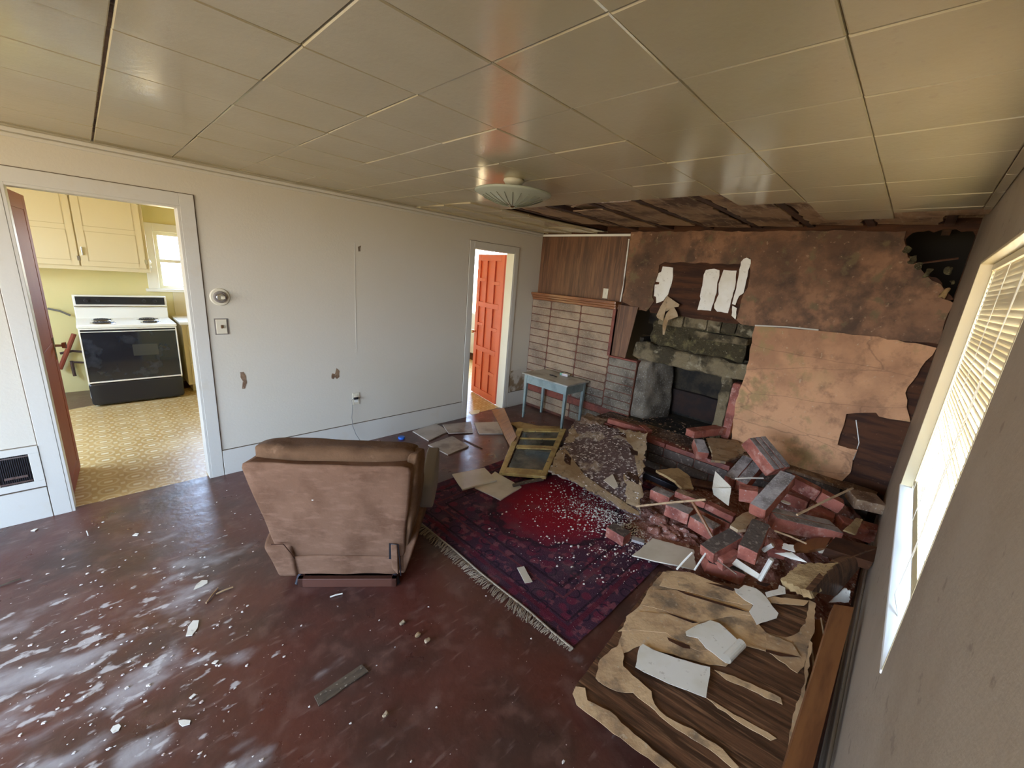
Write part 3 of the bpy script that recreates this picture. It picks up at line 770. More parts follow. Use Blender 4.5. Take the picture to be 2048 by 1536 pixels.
for i in range(len(gx) - 1):
    for j in range(len(gy) - 1):
        x0, x1, y0, y1 = gx[i], gx[i + 1], gy[j], gy[j + 1]
        if x1 - x0 < .02 or y1 - y0 < .02: continue
        if in_hole((x0 + x1) / 2, (y0 + y1) / 2): continue
        if i > 0 and y0 < .25 and x0 > 3.4:
            x1 = min(x1, 3.60) if x0 < 3.6 else x1
        g = .0018
        gl = .007 if abs(x0 - TX) < .01 else g
        dz = [rnd.uniform(-.0022, .0022) for _ in range(4)]
        sag = -.012 if (x1 > 2.7 and y0 > 2.9) else 0
        z = H
        pts = [(x0 + gl, y0 + g), (x1 - g, y0 + g), (x1 - g, y1 - g), (x0 + gl, y1 - g)]
        b_ = .0035
        ins = [(x0 + gl + b_, y0 + g + b_), (x1 - g - b_, y0 + g + b_), (x1 - g - b_, y1 - g - b_), (x0 + gl + b_, y1 - g - b_)]
        vs = [(p[0], p[1], z + .010) for p in pts] + [(p[0], p[1], z + .003 + d) for p, d in zip(pts, dz)] + [(p[0], p[1], z + d + (sag if k in (0, 1) else 0)) for k, (p, d) in enumerate(zip(ins, dz))]
        ce.add(vs, [(0, 1, 2, 3), (0, 4, 5, 1), (1, 5, 6, 2), (2, 6, 7, 3), (3, 7, 4, 0), (4, 8, 9, 5), (5, 9, 10, 6), (6, 10, 11, 7), (7, 11, 8, 4), (8, 11, 10, 9)])
# ragged tongue of tile board left hanging over the panelling
ce.plate([[(3.1, 2.90, H + .004), (3.5, 2.96, H + .002), (3.86, 2.93, H), (4.08, 3.06, H - .006), (4.30, 2.75, H - .004), (4.325, 2.93, H + .002), (3.1, 2.93, H + .004)][::-1]], (0, 0, -1), .006)
struct('ceiling', ce, ceil_m)
struct('ceiling_backing', MB().box(-4.25, 2.74, -.3, 3.87, H + .012, H + .02).box(2.74, 4.4, 2.91, 3.87, H + .012, H + .02).box(2.74, 3.10, .95, 1.02, H + .012, H + .02).box(2.74, 3.11, -.3, 1.0, H + .012, H + .02).box(3.11, 3.85, -.3, .62, H + .012, H + .02), rawoods)
rb = MB()
xx = 2.5
rnd = random.Random(9)
while xx < 4.5:
    wd = rnd.uniform(.13, .19)
    rb.box(xx, xx + wd - .006, -.3, 3.2, H + .055 + rnd.uniform(0, .012), H + .09); xx += wd
rb.box(2.4, 5.2, -.34, 3.74, H + .115, H + .13)
struct('roof_boards', rb, rawoods, bevel=.003)
jo = MB()
for yy_ in (-.02, .40, .80, 1.20, 1.62, 2.02, 2.42, 2.80):
    a = rnd.uniform(-.02, .02)
    jo.hexa([(2.45, yy_ - .026, H + .018), (4.9, yy_ - .026 + a, H + .018), (4.9, yy_ + .026 + a, H + .018), (2.45, yy_ + .026, H + .018), (2.45, yy_ - .026, H + .09), (4.9, yy_ - .026 + a, H + .09), (4.9, yy_ + .026 + a, H + .09), (2.45, yy_ + .026, H + .09)])
struct('joist', jo, joistm, bevel=.003)
# torn backing boards still nailed between the joists
for k, (x0, x1, y0, y1) in enumerate(((2.75, 4.27, .435, .77), (2.75, 4.3, .83, 1.17), (2.75, 4.28, 1.23, 1.585), (2.85, 4.1, 1.66, 1.98), (3.1, 4.15, 2.06, 2.38), (2.75, 3.9, 2.47, 2.76), (3.88, 4.3, .02, .37))):
    q = jag([(x0, y0, H + .055 - .012 * (k % 2)), (x1, y0 + .02, H + .045), (x1 - .1, y1, H + .045), (x0, y1 - .01, H + .055 - .012 * (k % 2))], .015, .08, 40 + k)
    q = [Vector((p.x, p.y, H + .018)) for p in q]
    struct('backing_board', MB().plate([q], (0, 0, -1), .008), rawoods, parent=None)
sc1 = MB()
for k in range(26):
    x, y_ = rnd.uniform(2.8, 4.25), rnd.uniform(.9, 2.85); a = rnd.uniform(0, 3.14); L_ = rnd.uniform(.05, .22)
    d = Vector((math.cos(a), math.sin(a), rnd.uniform(-.15, .15))) * L_
    p0 = Vector((x, y_, H + .035)); w_ = Vector((-d.y, d.x, 0)).normalized() * rnd.uniform(.006, .03)
    sc1.plate([[p0, p0 + d, p0 + d + w_, p0 + w_ * 1.4]], (0, 0, -1), .004)
struct('ceiling_scraps', sc1, [rawoods])


# ================================================================== FIREPLACE AND HEARTH (built in)
BF = 4.23
fp = MB().box(BF + .006, BX, 2.46, LW, 0, 1.50).box(BF + .006, BX, 2.10, 2.46, 0, .95)
fpo = struct('chimney_breast', fp, grout)
rnd = random.Random(21)
cols = [LW, 3.42, 2.944, 2.468, 2.10]
bk = MB(); bk2 = MB()
for ci in range(4):
    y1, y0 = cols[ci], cols[ci + 1]
    z = .945 if ci == 3 else 1.495
    while z > -.02:
        z0 = z - .0975
        if z0 < -.02: break
        if not (.23 < (z + z0) / 2 < .30):
            q = rnd.uniform(-.0015, .0015)
            (bk2 if ci == 3 or (z < .6 and ci == 2) else bk).soft([(BF + q, y0 + .004, z0 + .004), (BF + .03, y0 + .004, z0 + .004), (BF + .03, y1 - .004, z0 + .004), (BF + q, y1 - .004, z0 + .004),
                     (BF + q, y0 + .004, z - .004), (BF + .03, y0 + .004, z - .004), (BF + .03, y1 - .004, z - .004), (BF + q, y1 - .004, z - .004)], .12, 4, .0015, 20)
        z = z0
struct('brick_facing', bk, brickface, parent=fpo)
struct('brick_facing', bk2, brickdirty, parent=fpo, label='soot-greyed part of the brick facing')
struct('red_course', MB().box(BF - .004, BF + .03, 2.10, LW, .235, .315).box(BF - .004, BX, 2.46, 2.497, .955, 1.50).box(BF - .006, BX, 2.10, 2.46, .945, .962), redcap, parent=fpo, bevel=.003)
mt = MB().box(BF - .045, BX, 2.455, LW, 1.553, 1.588).box(BF - .025, BX, 2.462, LW, 1.525, 1.553).box(BF - .008, BX, 2.468, LW, 1.495, 1.525)
struct('mantel_shelf', mt, mantelw, parent=fpo, bevel=.006)

# rough fireplace opening
def rough(c8, m, n=14, r=.2, nz=.02, nf=9, name='masonry', lab=None):
    return struct(name, MB().soft(c8, r, n, nz, nf), m, parent=fpo, smooth=False, label=lab)


def bx8(x0, x1, y0, y1, z0, z1): return [(x0, y0, z0), (x1, y0, z0), (x1, y1, z0), (x0, y1, z0), (x0, y0, z1), (x1, y0, z1), (x1, y1, z1), (x0, y1, z1)]


rough([(4.30, 1.95, .28), (4.72, 1.78, .28), (4.8, 2.15, .28), (4.24, 2.13, .28), (4.33, 2.00, .97), (4.75, 1.88, .97), (4.8, 2.2, .97), (4.26, 2.16, .97)], brickdirty, 16, .3, .022, 7, 'firebox_side', 'rounded sooty block side of the firebox')
rough([(4.36, 1.02, .96), (4.60, 1.02, .96), (4.60, 2.26, .96), (4.36, 2.26, .96), (4.37, 1.04, 1.13), (4.6, 1.04, 1.13), (4.6, 2.24, 1.17), (4.37, 2.24, 1.17)], rubble, 26, .3, .028, 8, 'rough_lintel', 'rough broken mortar lintel')
rough([(4.46, 1.12, 1.10), (4.7, 1.12, 1.10), (4.7, 2.12, 1.12), (4.46, 2.12, 1.12), (4.49, 1.12, 1.42), (4.7, 1.12, 1.42), (4.7, 2.12, 1.42), (4.49, 2.12, 1.42)], moss, 26, .2, .04, 9, 'smoke_shelf', 'dark mossy rubble above the lintel')
gb = MB()
for k, (a, b) in enumerate(((2.02, 1.74), (1.735, 1.50), (1.495, 1.36), (1.355, 1.22), (1.215, 1.05))):
    gb.soft(bx8(4.40, 4.56, b, a, 1.385 + .01 * (k % 2), 1.525), .15, 6, .006, 12)
gb.soft(bx8(4.41, 4.56, 1.10, 1.62, 1.30, 1.375), .15, 8, .008, 12)
struct('block_course', gb, rubble, parent=fpo, label='course of grey blocks at the top of the opening')
rough(bx8(4.36, 4.55, 1.135, 1.235, .30, .98), rubble, 14, .15, .02, 10, 'firebox_jamb')
struct('red_jamb_brick', MB().soft(bx8(4.37, 4.5, 1.055, 1.13, .34, .93), .1, 8, .006, 9), redbrick, parent=fpo)
fb = MB().box(4.86, 4.9, .9, 2.4, .2, 1.2).box(4.5, 4.9, .85, .9, .2, 1.2).box(4.5, 4.9, 2.2, 2.25, .2, 1.2).box(4.75, 4.95, .9, 2.3, 1.35, 1.6)
struct('firebox', fb, firebox_m, parent=fpo)
struct('chimney_floor', MB().box(4.20, 4.95, .85, 2.3, .26, .302), firebox_m, parent=fpo)
struct('cross_brick', MB().soft([(4.78, 1.3, .35), (4.9, 1.3, .35), (4.9, 2.0, .35), (4.78, 2.0, .35), (4.8, 1.35, .62), (4.9, 1.35, .62), (4.9, 2.0, .62), (4.8, 2.0, .62)], .1, 8, .01, 9), mat('sooty_red_brick', (.035, .016, .010), .9, layers=[('noise', 6, 5, (.02, .012, .01), .4, .6)]), parent=fpo)

# raised hearth: core, grey brick front, red brick cap
HX = 3.80
ho = struct('hearth', MB().box(HX + .012, 4.25, .86, 2.34, 0, .26).box(4.19, BX, -.10, .86, 0, .24), grout)
hb = MB()
for r_, (z0, z1) in enumerate(((.165, .25), (.075, .157), (-.01, .067))):
    y = .86 - .15 * (r_ % 2)
    while y < 2.33:
        a, b = max(y, .86) + .004, min(y + .30, 2.34) - .004
        if b - a > .03: hb.soft(bx8(HX, HX + .05, a, b, max(z0, 0), z1), .1, 6, .002, 15)
        y += .30
struct('hearth_brick', hb, darkbrick, parent=ho)
hc = MB(); y = .85
while y < 2.33:
    hc.soft(bx8(HX - .006, HX + .10, y + .002, min(y + .30, 2.345) - .002, .255, .302), .12, 6, .002, 15); y += .30
struct('hearth_cap', hc, redcap, parent=ho)
struct('hearth_top', MB().box(HX + .09, 4.26, .86, 2.34, .25, .298), mat('dusty_hearth_top', (.19, .115, .08), .85, layers=[('noise', 6, 6, (.09, .05, .035), .42, .62), ('noise', 40, 4, (.5, .42, .36), .60, .72)], bump=(20, .004)), parent=ho)
lg = MB()
for a, b in ((.84, .45), (.445, .10), (.095, -.10)):
    lg.soft(bx8(4.185, 4.24, b, a, .135, .285), .08, 5, .002, 12).soft(bx8(4.185, 4.24, b, a, 0, .128), .08, 5, .002, 12)
struct('ledge_brick', lg, darkbrick, parent=ho, label='low dark brick ledge along the wall')
struct('ledge_cap', MB().soft(bx8(4.17, BX, -.12, .86, .288, .318), .2, 10, .004, 8), tanbrick, parent=ho, label='dusty tan cap of the low ledge')

# ================================================================== FIXTURES ON THE LEFT WALL
t = PY(440, 594, LW)
th = thing('thermostat', 'round white wall thermostat beside the kitchen doorway', 'thermostat', (t.x, LW, t.z))


def disc(c, r, d, n=28): return MB().cyl((c.x, LW, c.z), (c.x, LW - d, c.z), r, r * .9, n)


build('wall_ring', disc(t, .067, .008), plasticw, th, bevel=.002)
build('dial', disc(t, .045, .026), MATS['grey_side_cloth'], th, bevel=.004)
build('dial_cover', MB().cyl((t.x, LW - .02, t.z), (t.x, LW - .034, t.z), .034, .026, 24), steel, th, bevel=.002)
build('pointer', MB().box(t.x, t.x + .026, LW - .038, LW - .034, t.z - .012, t.z + .008), plasticw, th)
t = PY(443, 653, LW)
sw = thing('light_switch', 'ivory light switch plate below the round thermostat', 'light switch', (t.x, LW, t.z))
build('backplate', MB().box(t.x - .044, t.x + .044, LW - .004, LW, t.z - .062, t.z + .062), greyvinyl, sw)
build('switch_plate', MB().box(t.x - .035, t.x + .035, LW - .009, LW - .003, t.z - .055, t.z + .055), plasticw, sw, bevel=.003)
build('toggle', MB().box(t.x - .006, t.x + .006, LW - .022, LW - .008, t.z - .012, t.z + .012), velour_d, sw, bevel=.002)
t = PY(712, 797, LW)
ou = thing('wall_outlet', 'ivory wall outlet with a plug and thin cord', 'outlet', (t.x, LW, t.z))
build('outlet_plate', MB().box(t.x - .035, t.x + .035, LW - .006, LW, t.z - .06, t.z + .06), plasticw, ou, bevel=.003)
build('socket', MB().box(t.x - .017, t.x + .017, LW - .009, LW - .005, t.z + .008, t.z + .038), plasticw, ou, bevel=.003)
build('socket', MB().box(t.x - .017, t.x + .017, LW - .009, LW - .005, t.z - .038, t.z - .008), white, ou, bevel=.003)
pc = thing('power_cord', 'thin dark cord hanging from the wall outlet to the floor', 'cord', (t.x, LW, 0))
build('plug', MB().box(t.x - .03, t.x + .012, LW - .03, LW - .009, t.z - .002, t.z + .018), black, pc, bevel=.003)
cp = [(t.x - .03, LW - .02, t.z + .01), (t.x - .055, LW - .03, t.z - .0), (t.x - .052, LW - .03, t.z - .08), (t.x - .06, LW - .03, t.z - .18), (t.x - .055, LW - .035, t.z - .27), (t.x - .03, LW - .05, t.z - .36), (t.x + .02, LW - .09, .012), (t.x + .10, LW - .2, .008)]
build('wire', MB().tube(cp, .0028, 6), cord_m, pc)
# small light-coloured switch plate on the brown panelling
t = PX(1211, 587, BX - .013)
pl = thing('wall_plate', 'small ivory plate on the brown panelling above the mantel', 'switch plate', (BX - .013, t.y, t.z))
build('plate_face', MB().box(BX - .018, BX - .013, t.y - .034, t.y + .034, t.z - .058, t.z + .058), plasticw, pl, bevel=.002)
build('toggle', MB().box(BX - .026, BX - .018, t.y - .006, t.y + .006, t.z - .012, t.z + .012), plasticw, pl)
# floor-level heater grille at the far left
vx1, vx0, vz0, vz1 = -.345, -.72, .215, .505
vt = thing('wall_vent', 'white framed wall heater grille at the far left', 'vent', (-.5, LW, vz0))
vf = MB()
for a, b, c, d in ((vx0, vx1 - .004, vz1 - .045, vz1), (vx0, vx1 - .004, vz0 + .01, vz0 + .055), (vx1 - .05, vx1 - .004, vz0 + .055, vz1 - .045), (vx0, vx0 + .05, vz0 + .055, vz1 - .045), (-.555, -.53, vz0 + .055, vz1 - .045)):
    vf.box(a, b, LW - .014, LW, c, d)
build('grille_frame', vf, trim_m, vt, bevel=.002)
build('duct', MB().box(vx0 + .04, vx1 - .04, LW - .004, LW - .001, vz0 + .05, vz1 - .04), black, vt)
fin = MB(); x = vx0 + .05
while x < vx1 - .055:
    if not -.56 < x < -.525: fin.box(x, x + .0025, LW - .011, LW - .003, vz0 + .055, vz1 - .045)
    x += .0085
build('fins', fin, ventm, vt)
for a, b, c, d in ((-.53, vx1 - .05, vz0 + .062, vz0 + .072), (-.53, vx1 - .05, vz1 - .06, vz1 - .052), (-.51, vx1 - .07, .31, .325)):
    build('louvre', MB().box(a, b, LW - .013, LW - .008, c, d), steel, vt)

# ================================================================== CEILING LIGHT
LC = (1.93, 1.955)
cl = thing('ceiling_light', 'shallow ribbed glass ceiling light with a brass finial', 'ceiling light', (LC[0], LC[1], H))
build('mount', MB().lathe((LC[0], LC[1], 0), [(.001, H), (.062, H), (.065, H - .012), (.05, H - .03), (.03, H - .036), (.012, H - .04)], 32), trim_m, cl, smooth=True)
zr, R0 = 2.270, .235
prof = []
for i in range(13):
    a = i / 12
    prof.append((R0 * (1 - a) ** .9 + .006, zr - .074 * (.35 * a + .65 * math.sin(a * math.pi / 2))))
prof = [(R0 - .012, zr + .004), (R0, zr + .006), (R0 + .003, zr)] + prof[1:]
build('glass_bowl', MB().lathe((LC[0], LC[1], 0), prof, 64), lampm, cl, smooth=True)
ribs = MB()
for k in range(24):
    a = 2 * math.pi * k / 24
    ribs.tube([(LC[0] + (r_ + .0015) * math.cos(a), LC[1] + (r_ + .0015) * math.sin(a), z_ - .0015) for r_, z_ in prof[5:-1]], .0016, 4)
build('ribs', ribs, lampl, cl)
build('finial', MB().lathe((LC[0], LC[1], 0), [(.001, zr - .052), (.022, zr - .060), (.024, zr - .068), (.014, zr - .078), (.001, zr - .082)], 20), brass, cl, smooth=True)
build('stem', MB().cyl((LC[0], LC[1], zr - .06), (LC[0], LC[1], H - .03), .006), brass, cl)

# ================================================================== WINDOW BLIND
by = RW - .054
bl = thing('window_blind', 'cream horizontal-slat blind lowered over the right window', 'blind', (2.25, by, WZ0))
build('headrail', MB().box(WX0 + .02, WX1 - .04, by - .02, by + .014, WZ1 - .045, WZ1 - .014), blindm, bl, bevel=.002)
sl = MB(); rnd = random.Random(4)
z = WZ1 - .055
n_ = 0
X0, X1 = WX0 + .022, WX1 - .042
while z > WZ0 + .045:
    ti = math.radians(73 + rnd.uniform(-2, 2)); hw = .018
    sag = .004 * math.sin(n_ * .9)
    top = []
    NX = 10
    for i in range(NX + 1):
        u = i / NX
        x = X0 + (X1 - X0) * u
        droop = sag * math.sin(u * math.pi) - (.016 * (1 - u) ** 2 if n_ < 9 else 0) * math.sin(n_ * .5)
        for j in (-1, 0, 1):
            top.append((x, by + j * hw * math.cos(ti), z + droop + j * hw * math.sin(ti) + (.003 if j == 0 else 0)))
    fs = []
    for i in range(NX):
        for j in (0, 1):
            a = i * 3 + j; fs.append((a, a + 1, a + 4, a + 3))
    sl.add(top, fs)
    z -= .0215; n_ += 1
build('slats', sl, blindm, bl, smooth=True)
build('bottom_rail', MB().box(X0, X1, by - .012, by + .012, z - .002, z + .012), blindm, bl, bevel=.003)
for k, x in enumerate((1.62, 2.05, 2.45, 2.88)):
    build('ladder_cord', MB().tube([(x, by + .013, WZ1 - .05), (x, by + .0135, z + .01)], .0014, 5), white, bl)
build('pull_cord', MB().tube([(1.95, by + .02, WZ1 - .05), (1.93, by + .03, 1.4), (1.90, by + .03, 1.0), (1.80, by + .045, WZ0 + .02), (1.70, by + .03, WZ0 + .004)], .0018, 5), white, bl)

# ================================================================== DOORS
hx, hy = -.262, 3.885
d_end = Vector((-.222, 4.50, 0))
T = frame((hx, hy, .012), (d_end.x - hx, d_end.y - hy))
dl = (d_end - Vector((hx, hy, 0))).length
# this leaf belongs to the room: open into the kitchen
dd = MB(T)
dd.box(.1, dl - .1, 0, .036, 0, .10).box(.1, dl - .1, 0, .036, .93, 1.03).box(.1, dl - .1, 0, .036, 1.93, 2.025).box(0, .1, 0, .036, 0, 2.025).box(dl - .1, dl, 0, .036, 0, 2.025).box(.1, dl - .1, .002, .034, .1, .93).box(.1, dl - .1, .002, .034, 1.03, 1.93)
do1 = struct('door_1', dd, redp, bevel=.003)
struct('door_plate', MB(T).box(dl - .085, dl - .03, -.003, 0, .90, 1.06), brass, parent=do1, label='worn brass lock plate')
struct('door_handle', MB(T).cyl((dl - .058, 0, 1.0), (dl - .058, -.045, 1.0), .010).cyl((dl - .058, -.04, 1.0), (dl - .058, -.062, 1.0), .022, .026), steel, parent=do1)
for hz in (.25, 1.70): struct('hinge', MB(T).cyl((0, -.004, hz), (0, -.004, hz + .09), .007), white, parent=do1)
# red panelled door of the small doorway
T = frame((3.80, 3.895, .015), (3.955 - 3.80, 4.60 - 3.895))
W2, H2 = .72, 2.015
g = MB(T); g.box(0, W2, -.034, -.012, 0, H2)
rows = [.075, .40, .73, 1.06, 1.40, 1.70, 1.94]
f3 = MB(T)
xs = [.0, .09, .245, .265, .455, .475, .63, W2]
f3.box(0, .085, -.013, .006, 0, H2).box(W2 - .085, W2, -.013, .006, 0, H2)
for z0, z1 in ((0, .10), (.665, .735), (1.30, 1.37), (1.93, H2)):
    f3.box(.085, W2 - .085, -.013, .0061, z0, z1)
f3.box(.235, .275, -.013, .0057, 0, H2).box(.445, .485, -.013, .0057, 0, H2)
for z0 in (.37, 1.00, 1.62):
    f3.box(.085, .235, -.013, .0060, z0, z0 + .045).box(.485, W2 - .085, -.013, .0060, z0 + .03, z0 + .075)
do2 = struct('door_2', g, reddoor)
struct('door_panelling', f3, reddoor, parent=do2, bevel=.004)
struct('door_handle', MB(T).cyl((W2 - .05, .006, .93), (W2 - .05, .05, .93), .011).cyl((W2 - .05, .05, .93), (W2 - .05, .075, .93), .025), brass, parent=do2)

# ================================================================== KITCHEN
T = frame((-.125, 6.23), (.79, .005)); SW = .81
st_ = thing('stove', 'white electric stove with black glass oven door, askew in the kitchen', 'stove', tuple(T @ Vector((SW / 2, .3, 0))))
build('body', MB(T).box(0, SW, .03, .62, .09, .875).box(.02, SW - .02, .06, .60, .0, .09), white, st_, bevel=.004)
build('cooktop', MB(T).box(-.008, SW + .008, -.01, .64, .872, .905), white, st_, bevel=.008)
build('backguard', MB(T).hexa([T.inverted() @ (T @ Vector(p)) for p in bx8(-.005, SW + .005, .575, .64, .90, 1.17)]), white, st_, bevel=.006)
build('control_panel', MB(T).box(.015, SW - .015, .568, .577, 1.065, 1.155), black, st_, bevel=.002)
build('chrome_strip', MB(T).box(-.002, SW + .002, .560, .580, 1.035, 1.05), steel, st_, bevel=.002)
for x in (.10, .20, .60, .70):
    build('knob', MB(T).cyl((x, .568, 1.11), (x, .548, 1.11), .020, .016, 16), black, st_, bevel=.002)
for x, y, r in ((.20, .17, .09), (.20, .42, .075), (.60, .17, .075), (.60, .42, .09)):
    b_ = build('burner', MB(T).cyl((x, y, .903), (x, y, .909), r + .018, r + .012, 28), steel, st_)
    sp_ = [(x + (r * k / 60) * math.cos(k * .42), y + (r * k / 60) * math.sin(k * .42), .914) for k in range(8, 61)]
    build('coil', MB(T).tube(sp_, .005, 6), black, b_)
build('oven_door', MB(T).box(.012, SW - .012, -.012, .03, .285, .83), blackg, st_, bevel=.003)
build('door_trim', MB(T).box(0, .012, -.015, .029, .285, .858).box(SW - .012, SW, -.015, .029, .285, .858).box(0, SW, -.015, .029, .270, .285).box(.012, SW - .012, -.018, .029, .830, .838).box(0, SW, -.015, .029, .858, .87), white, st_, bevel=.001)
build('oven_window', MB(T).box(.40, .62, -.0135, -.011, .55, .68), mat('oven_window', (.05, .05, .045), .1), st_)
build('vent_strip', MB(T).box(.012, SW - .012, -.010, .03, .834, .858), black, st_)
build('drawer', MB(T).soft([(.005, -.03, .02), (SW - .005, -.03, .02), (SW - .005, .05, .02), (.005, .05, .02), (.0, -.012, .262), (SW, -.012, .262), (SW, .05, .262), (.0, .05, .262)], .12, 10), black, st_, smooth=True)

cz0, cz1 = 1.455, 2.42
cbx = thing('wall_cupboard', 'cream wall cupboard above the stove', 'cupboard', (0, KB, cz0))
build('carcass', MB().box(-.62, .565, 6.72, KB, cz0, cz1), cupb, cbx, bevel=.003)
for k, (a, b, hs) in enumerate(((-.60, -.022, 1), (-.010, .535, 1))):
    dz = 6.70
    dm_ = MB().box(a, b, dz, 6.722, cz0 + .045, cz1 - .04)
    dr = build('door', dm_, cupb, cbx, bevel=.003)
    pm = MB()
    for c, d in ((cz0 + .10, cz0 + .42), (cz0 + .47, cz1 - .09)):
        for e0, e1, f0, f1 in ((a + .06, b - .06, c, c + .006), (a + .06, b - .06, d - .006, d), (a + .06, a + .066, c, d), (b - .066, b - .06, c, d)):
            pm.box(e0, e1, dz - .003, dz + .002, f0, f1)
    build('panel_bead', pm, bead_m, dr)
    build('handle', MB().box(a + .018, a + .032, dz - .018, dz, cz0 + .16, cz0 + .25), steel, dr, bevel=.003)
    for hz in (cz0 + .10, cz1 - .2): build('hinge', MB().box(b - .012, b + .01, dz - .006, dz, hz, hz + .05), steel, dr)
ct = thing('base_cabinet', 'cream base cabinet with drawers right of the stove', 'cabinet', (1.4, 6.7, 0))
build('carcass', MB().box(.755, 2.36, 6.38, 6.985, .10, .87).box(.80, 2.36, 6.45, 6.985, 0, .1), cupb, ct, bevel=.003)
for z0, z1 in ((.62, .85), (.40, .60), (.13, .38)):
    dw = build('drawer', MB().box(.80, 1.3, 6.36, 6.38, z0, z1), cupb, ct, bevel=.003)
    build('handle', MB().cyl((1.0, 6.36, (z0 + z1) / 2 + .03), (1.0, 6.335, (z0 + z1) / 2 + .03), .03, .022, 14), black, dw)
tag(build('worktop', MB().box(.735, 2.37, 6.35, 6.985, .87, .905), white, base=(1.5, 6.6, .87), bevel=.004), 'white worktop on the cream base cabinet', 'worktop')
ch = thing('wall_fan_bracket', 'dark metal piece hanging at the cupboard side by the kitchen window', 'bracket', (.575, 6.85, 1.5))
build('plate', MB().box(.566, .574, 6.80, 6.90, 1.62, 1.80), steel, ch); build('hook', MB().tube([(.575, 6.85, 1.62), (.59, 6.84, 1.57), (.585, 6.84, 1.52)], .006), steel, ch)
# pipes and hoses on the kitchen wall between door and stove
pp = thing('gas_pipe', 'rusty bent gas pipe low on the kitchen wall left of the stove', 'pipe', (-.3, KB, 0))
build('run', MB().tube([PY(120, 707, KB - .04), PY(145, 702, KB - .04), PY(172, 704, KB - .04)], .014), pipe_m, pp)
build('branch', MB().tube([PY(143, 722, KB - .05), PY(148, 745, KB - .05), PY(150, 752, KB - .05)], .016), pipe_m, pp)
build('branch', MB().tube([PY(140, 724, KB - .05), PY(168, 725, KB - .05)], .012), pipe_m, pp)
one('leaning_bar', MB().tube([PY(148, 668, 6.93), PY(120, 738, 6.94)], .022), redp, 'dark red bar leaning on the kitchen wall beside the stove', 'bar')
one('loose_hose', MB().tube([PY(95, 617, KB - .05), PY(120, 622, KB - .06), PY(141, 631, KB - .05)], .011), cord_m, 'dark hose running along the kitchen wall behind the stove', 'hose')

# ================================================================== RECLINER (seen from behind)
C0 = Vector((.803, 1.937, 0)); CU = Vector((.77, -.64, 0)).normalized(); CV = Vector((.64, .77, 0)).normalized()
T = Matrix(((CU.x, CV.x, 0, C0.x), (CU.y, CV.y, 0, C0.y), (0, 0, 1, 0), (0, 0, 0, 1)))
rc = thing('recliner', 'worn taupe velour recliner with its back to the viewer', 'armchair', tuple(T @ Vector((0, .35, 0))))
R8 = lambda a0, a1, b0, b1, z0, z1: [(a0, b0, z0), (a1, b0, z0), (a1, b1, z0), (a0, b1, z0), (a0, b0, z1), (a1, b0, z1), (a1, b1, z1), (a0, b1, z1)]
build('back_panel', MB(T).soft([(-.325, -.005, .205), (.325, -.005, .205), (.345, .13, .205), (-.345, .13, .205), (-.452, -.085, .80), (.372, -.105, .815), (.385, .03, .80), (-.452, .06, .785)], .10, 18, .010, 5), velour, rc, smooth=True)
build('head_pillow', MB(T).soft([(-.43, -.03, .755), (.375, -.04, .765), (.40, .17, .75), (-.43, .17, .74), (-.425, -.035, .868), (.37, -.04, .872), (.385, .13, .86), (-.42, .13, .86)], .55, 18, .017, 5), velour_d, rc, smooth=True)
build('side_cushion', MB(T).soft([(.27, .0, .22), (.36, -.005, .22), (.375, .17, .22), (.28, .17, .22), (.34, -.05, .85), (.418, -.055, .84), (.445, .12, .83), (.35, .12, .84)], .6, 20, .016, 9), velour_d, rc, smooth=True)
build('lower_panel', MB(T).soft([(-.285, .0, .085), (.30, .0, .085), (.30, .10, .085), (-.285, .10, .085), (-.325, -.010, .212), (.315, -.010, .212), (.33, .10, .212), (-.33, .10, .212)], .18, 16, .006, 6), velour, rc, smooth=True)
build('inner_cushion', MB(T).soft([(-.33, .10, .30), (.33, .10, .30), (.33, .24, .30), (-.33, .24, .30), (-.39, .02, .80), (.36, .02, .80), (.36, .17, .80), (-.39, .17, .80)], .5, 14, .01, 6), velour_d, rc, smooth=True)
build('seat', MB(T).soft(R8(-.29, .29, .12, .68, .16, .40), .35, 14, .008, 6), velour, rc, smooth=True)
for s_ in (-1, 1):
    a0, a1 = (-.40, -.24) if s_ < 0 else (.26, .40)
    build('arm', MB(T).soft([(a0 + .06, -.018, .075), (a1, -.018, .075), (a1, .72, .075), (a0, .72, .075), (a0 - .01, -.030, .295), (a1 - .012, -.030, .295), (a1, .72, .50), (a0 - .03, .72, .50)] if s_ < 0 else
          [(a0, .005, .075), (a1 - .07, .005, .075), (a1, .72, .075), (a0, .72, .075), (a0 + .01, .0, .30), (a1, .0, .30), (a1 + .03, .72, .50), (a0, .72, .50)], .22, 14, .008, 5), velour, rc, smooth=True)
build('arm_pad', MB(T).soft(R8(.38, .47, .22, .74, .36, .56), .3, 10, .004, 6), greyvinyl, rc, smooth=True)
build('footrest', MB(T).soft(R8(-.27, .27, .66, .78, .10, .40), .3, 12, .006, 6), velour, rc, smooth=True)
build('side_slot', MB(T).box(.252, .264, -.022, -.008, .205, .305), black, rc)
build('side_tab', MB(T).soft([(.268, -.030, .15), (.305, -.030, .10), (.305, 0, .10), (.268, 0, .15), (.262, -.034, .305), (.298, -.034, .305), (.298, 0, .305), (.262, 0, .305)], .2, 6), velour, rc, smooth=True)
build('tab_groove', MB(T).tube([(.266, -.034, .312), (.303, -.036, .31), (.312, -.030, .20), (.318, -.022, .095)], .0028, 6), black, rc)
build('tab_groove', MB(T).tube([(-.245, -.026, .208), (-.262, -.034, .255), (-.29, -.040, .31), (-.35, -.044, .312)], .0025, 6), darkw, rc)
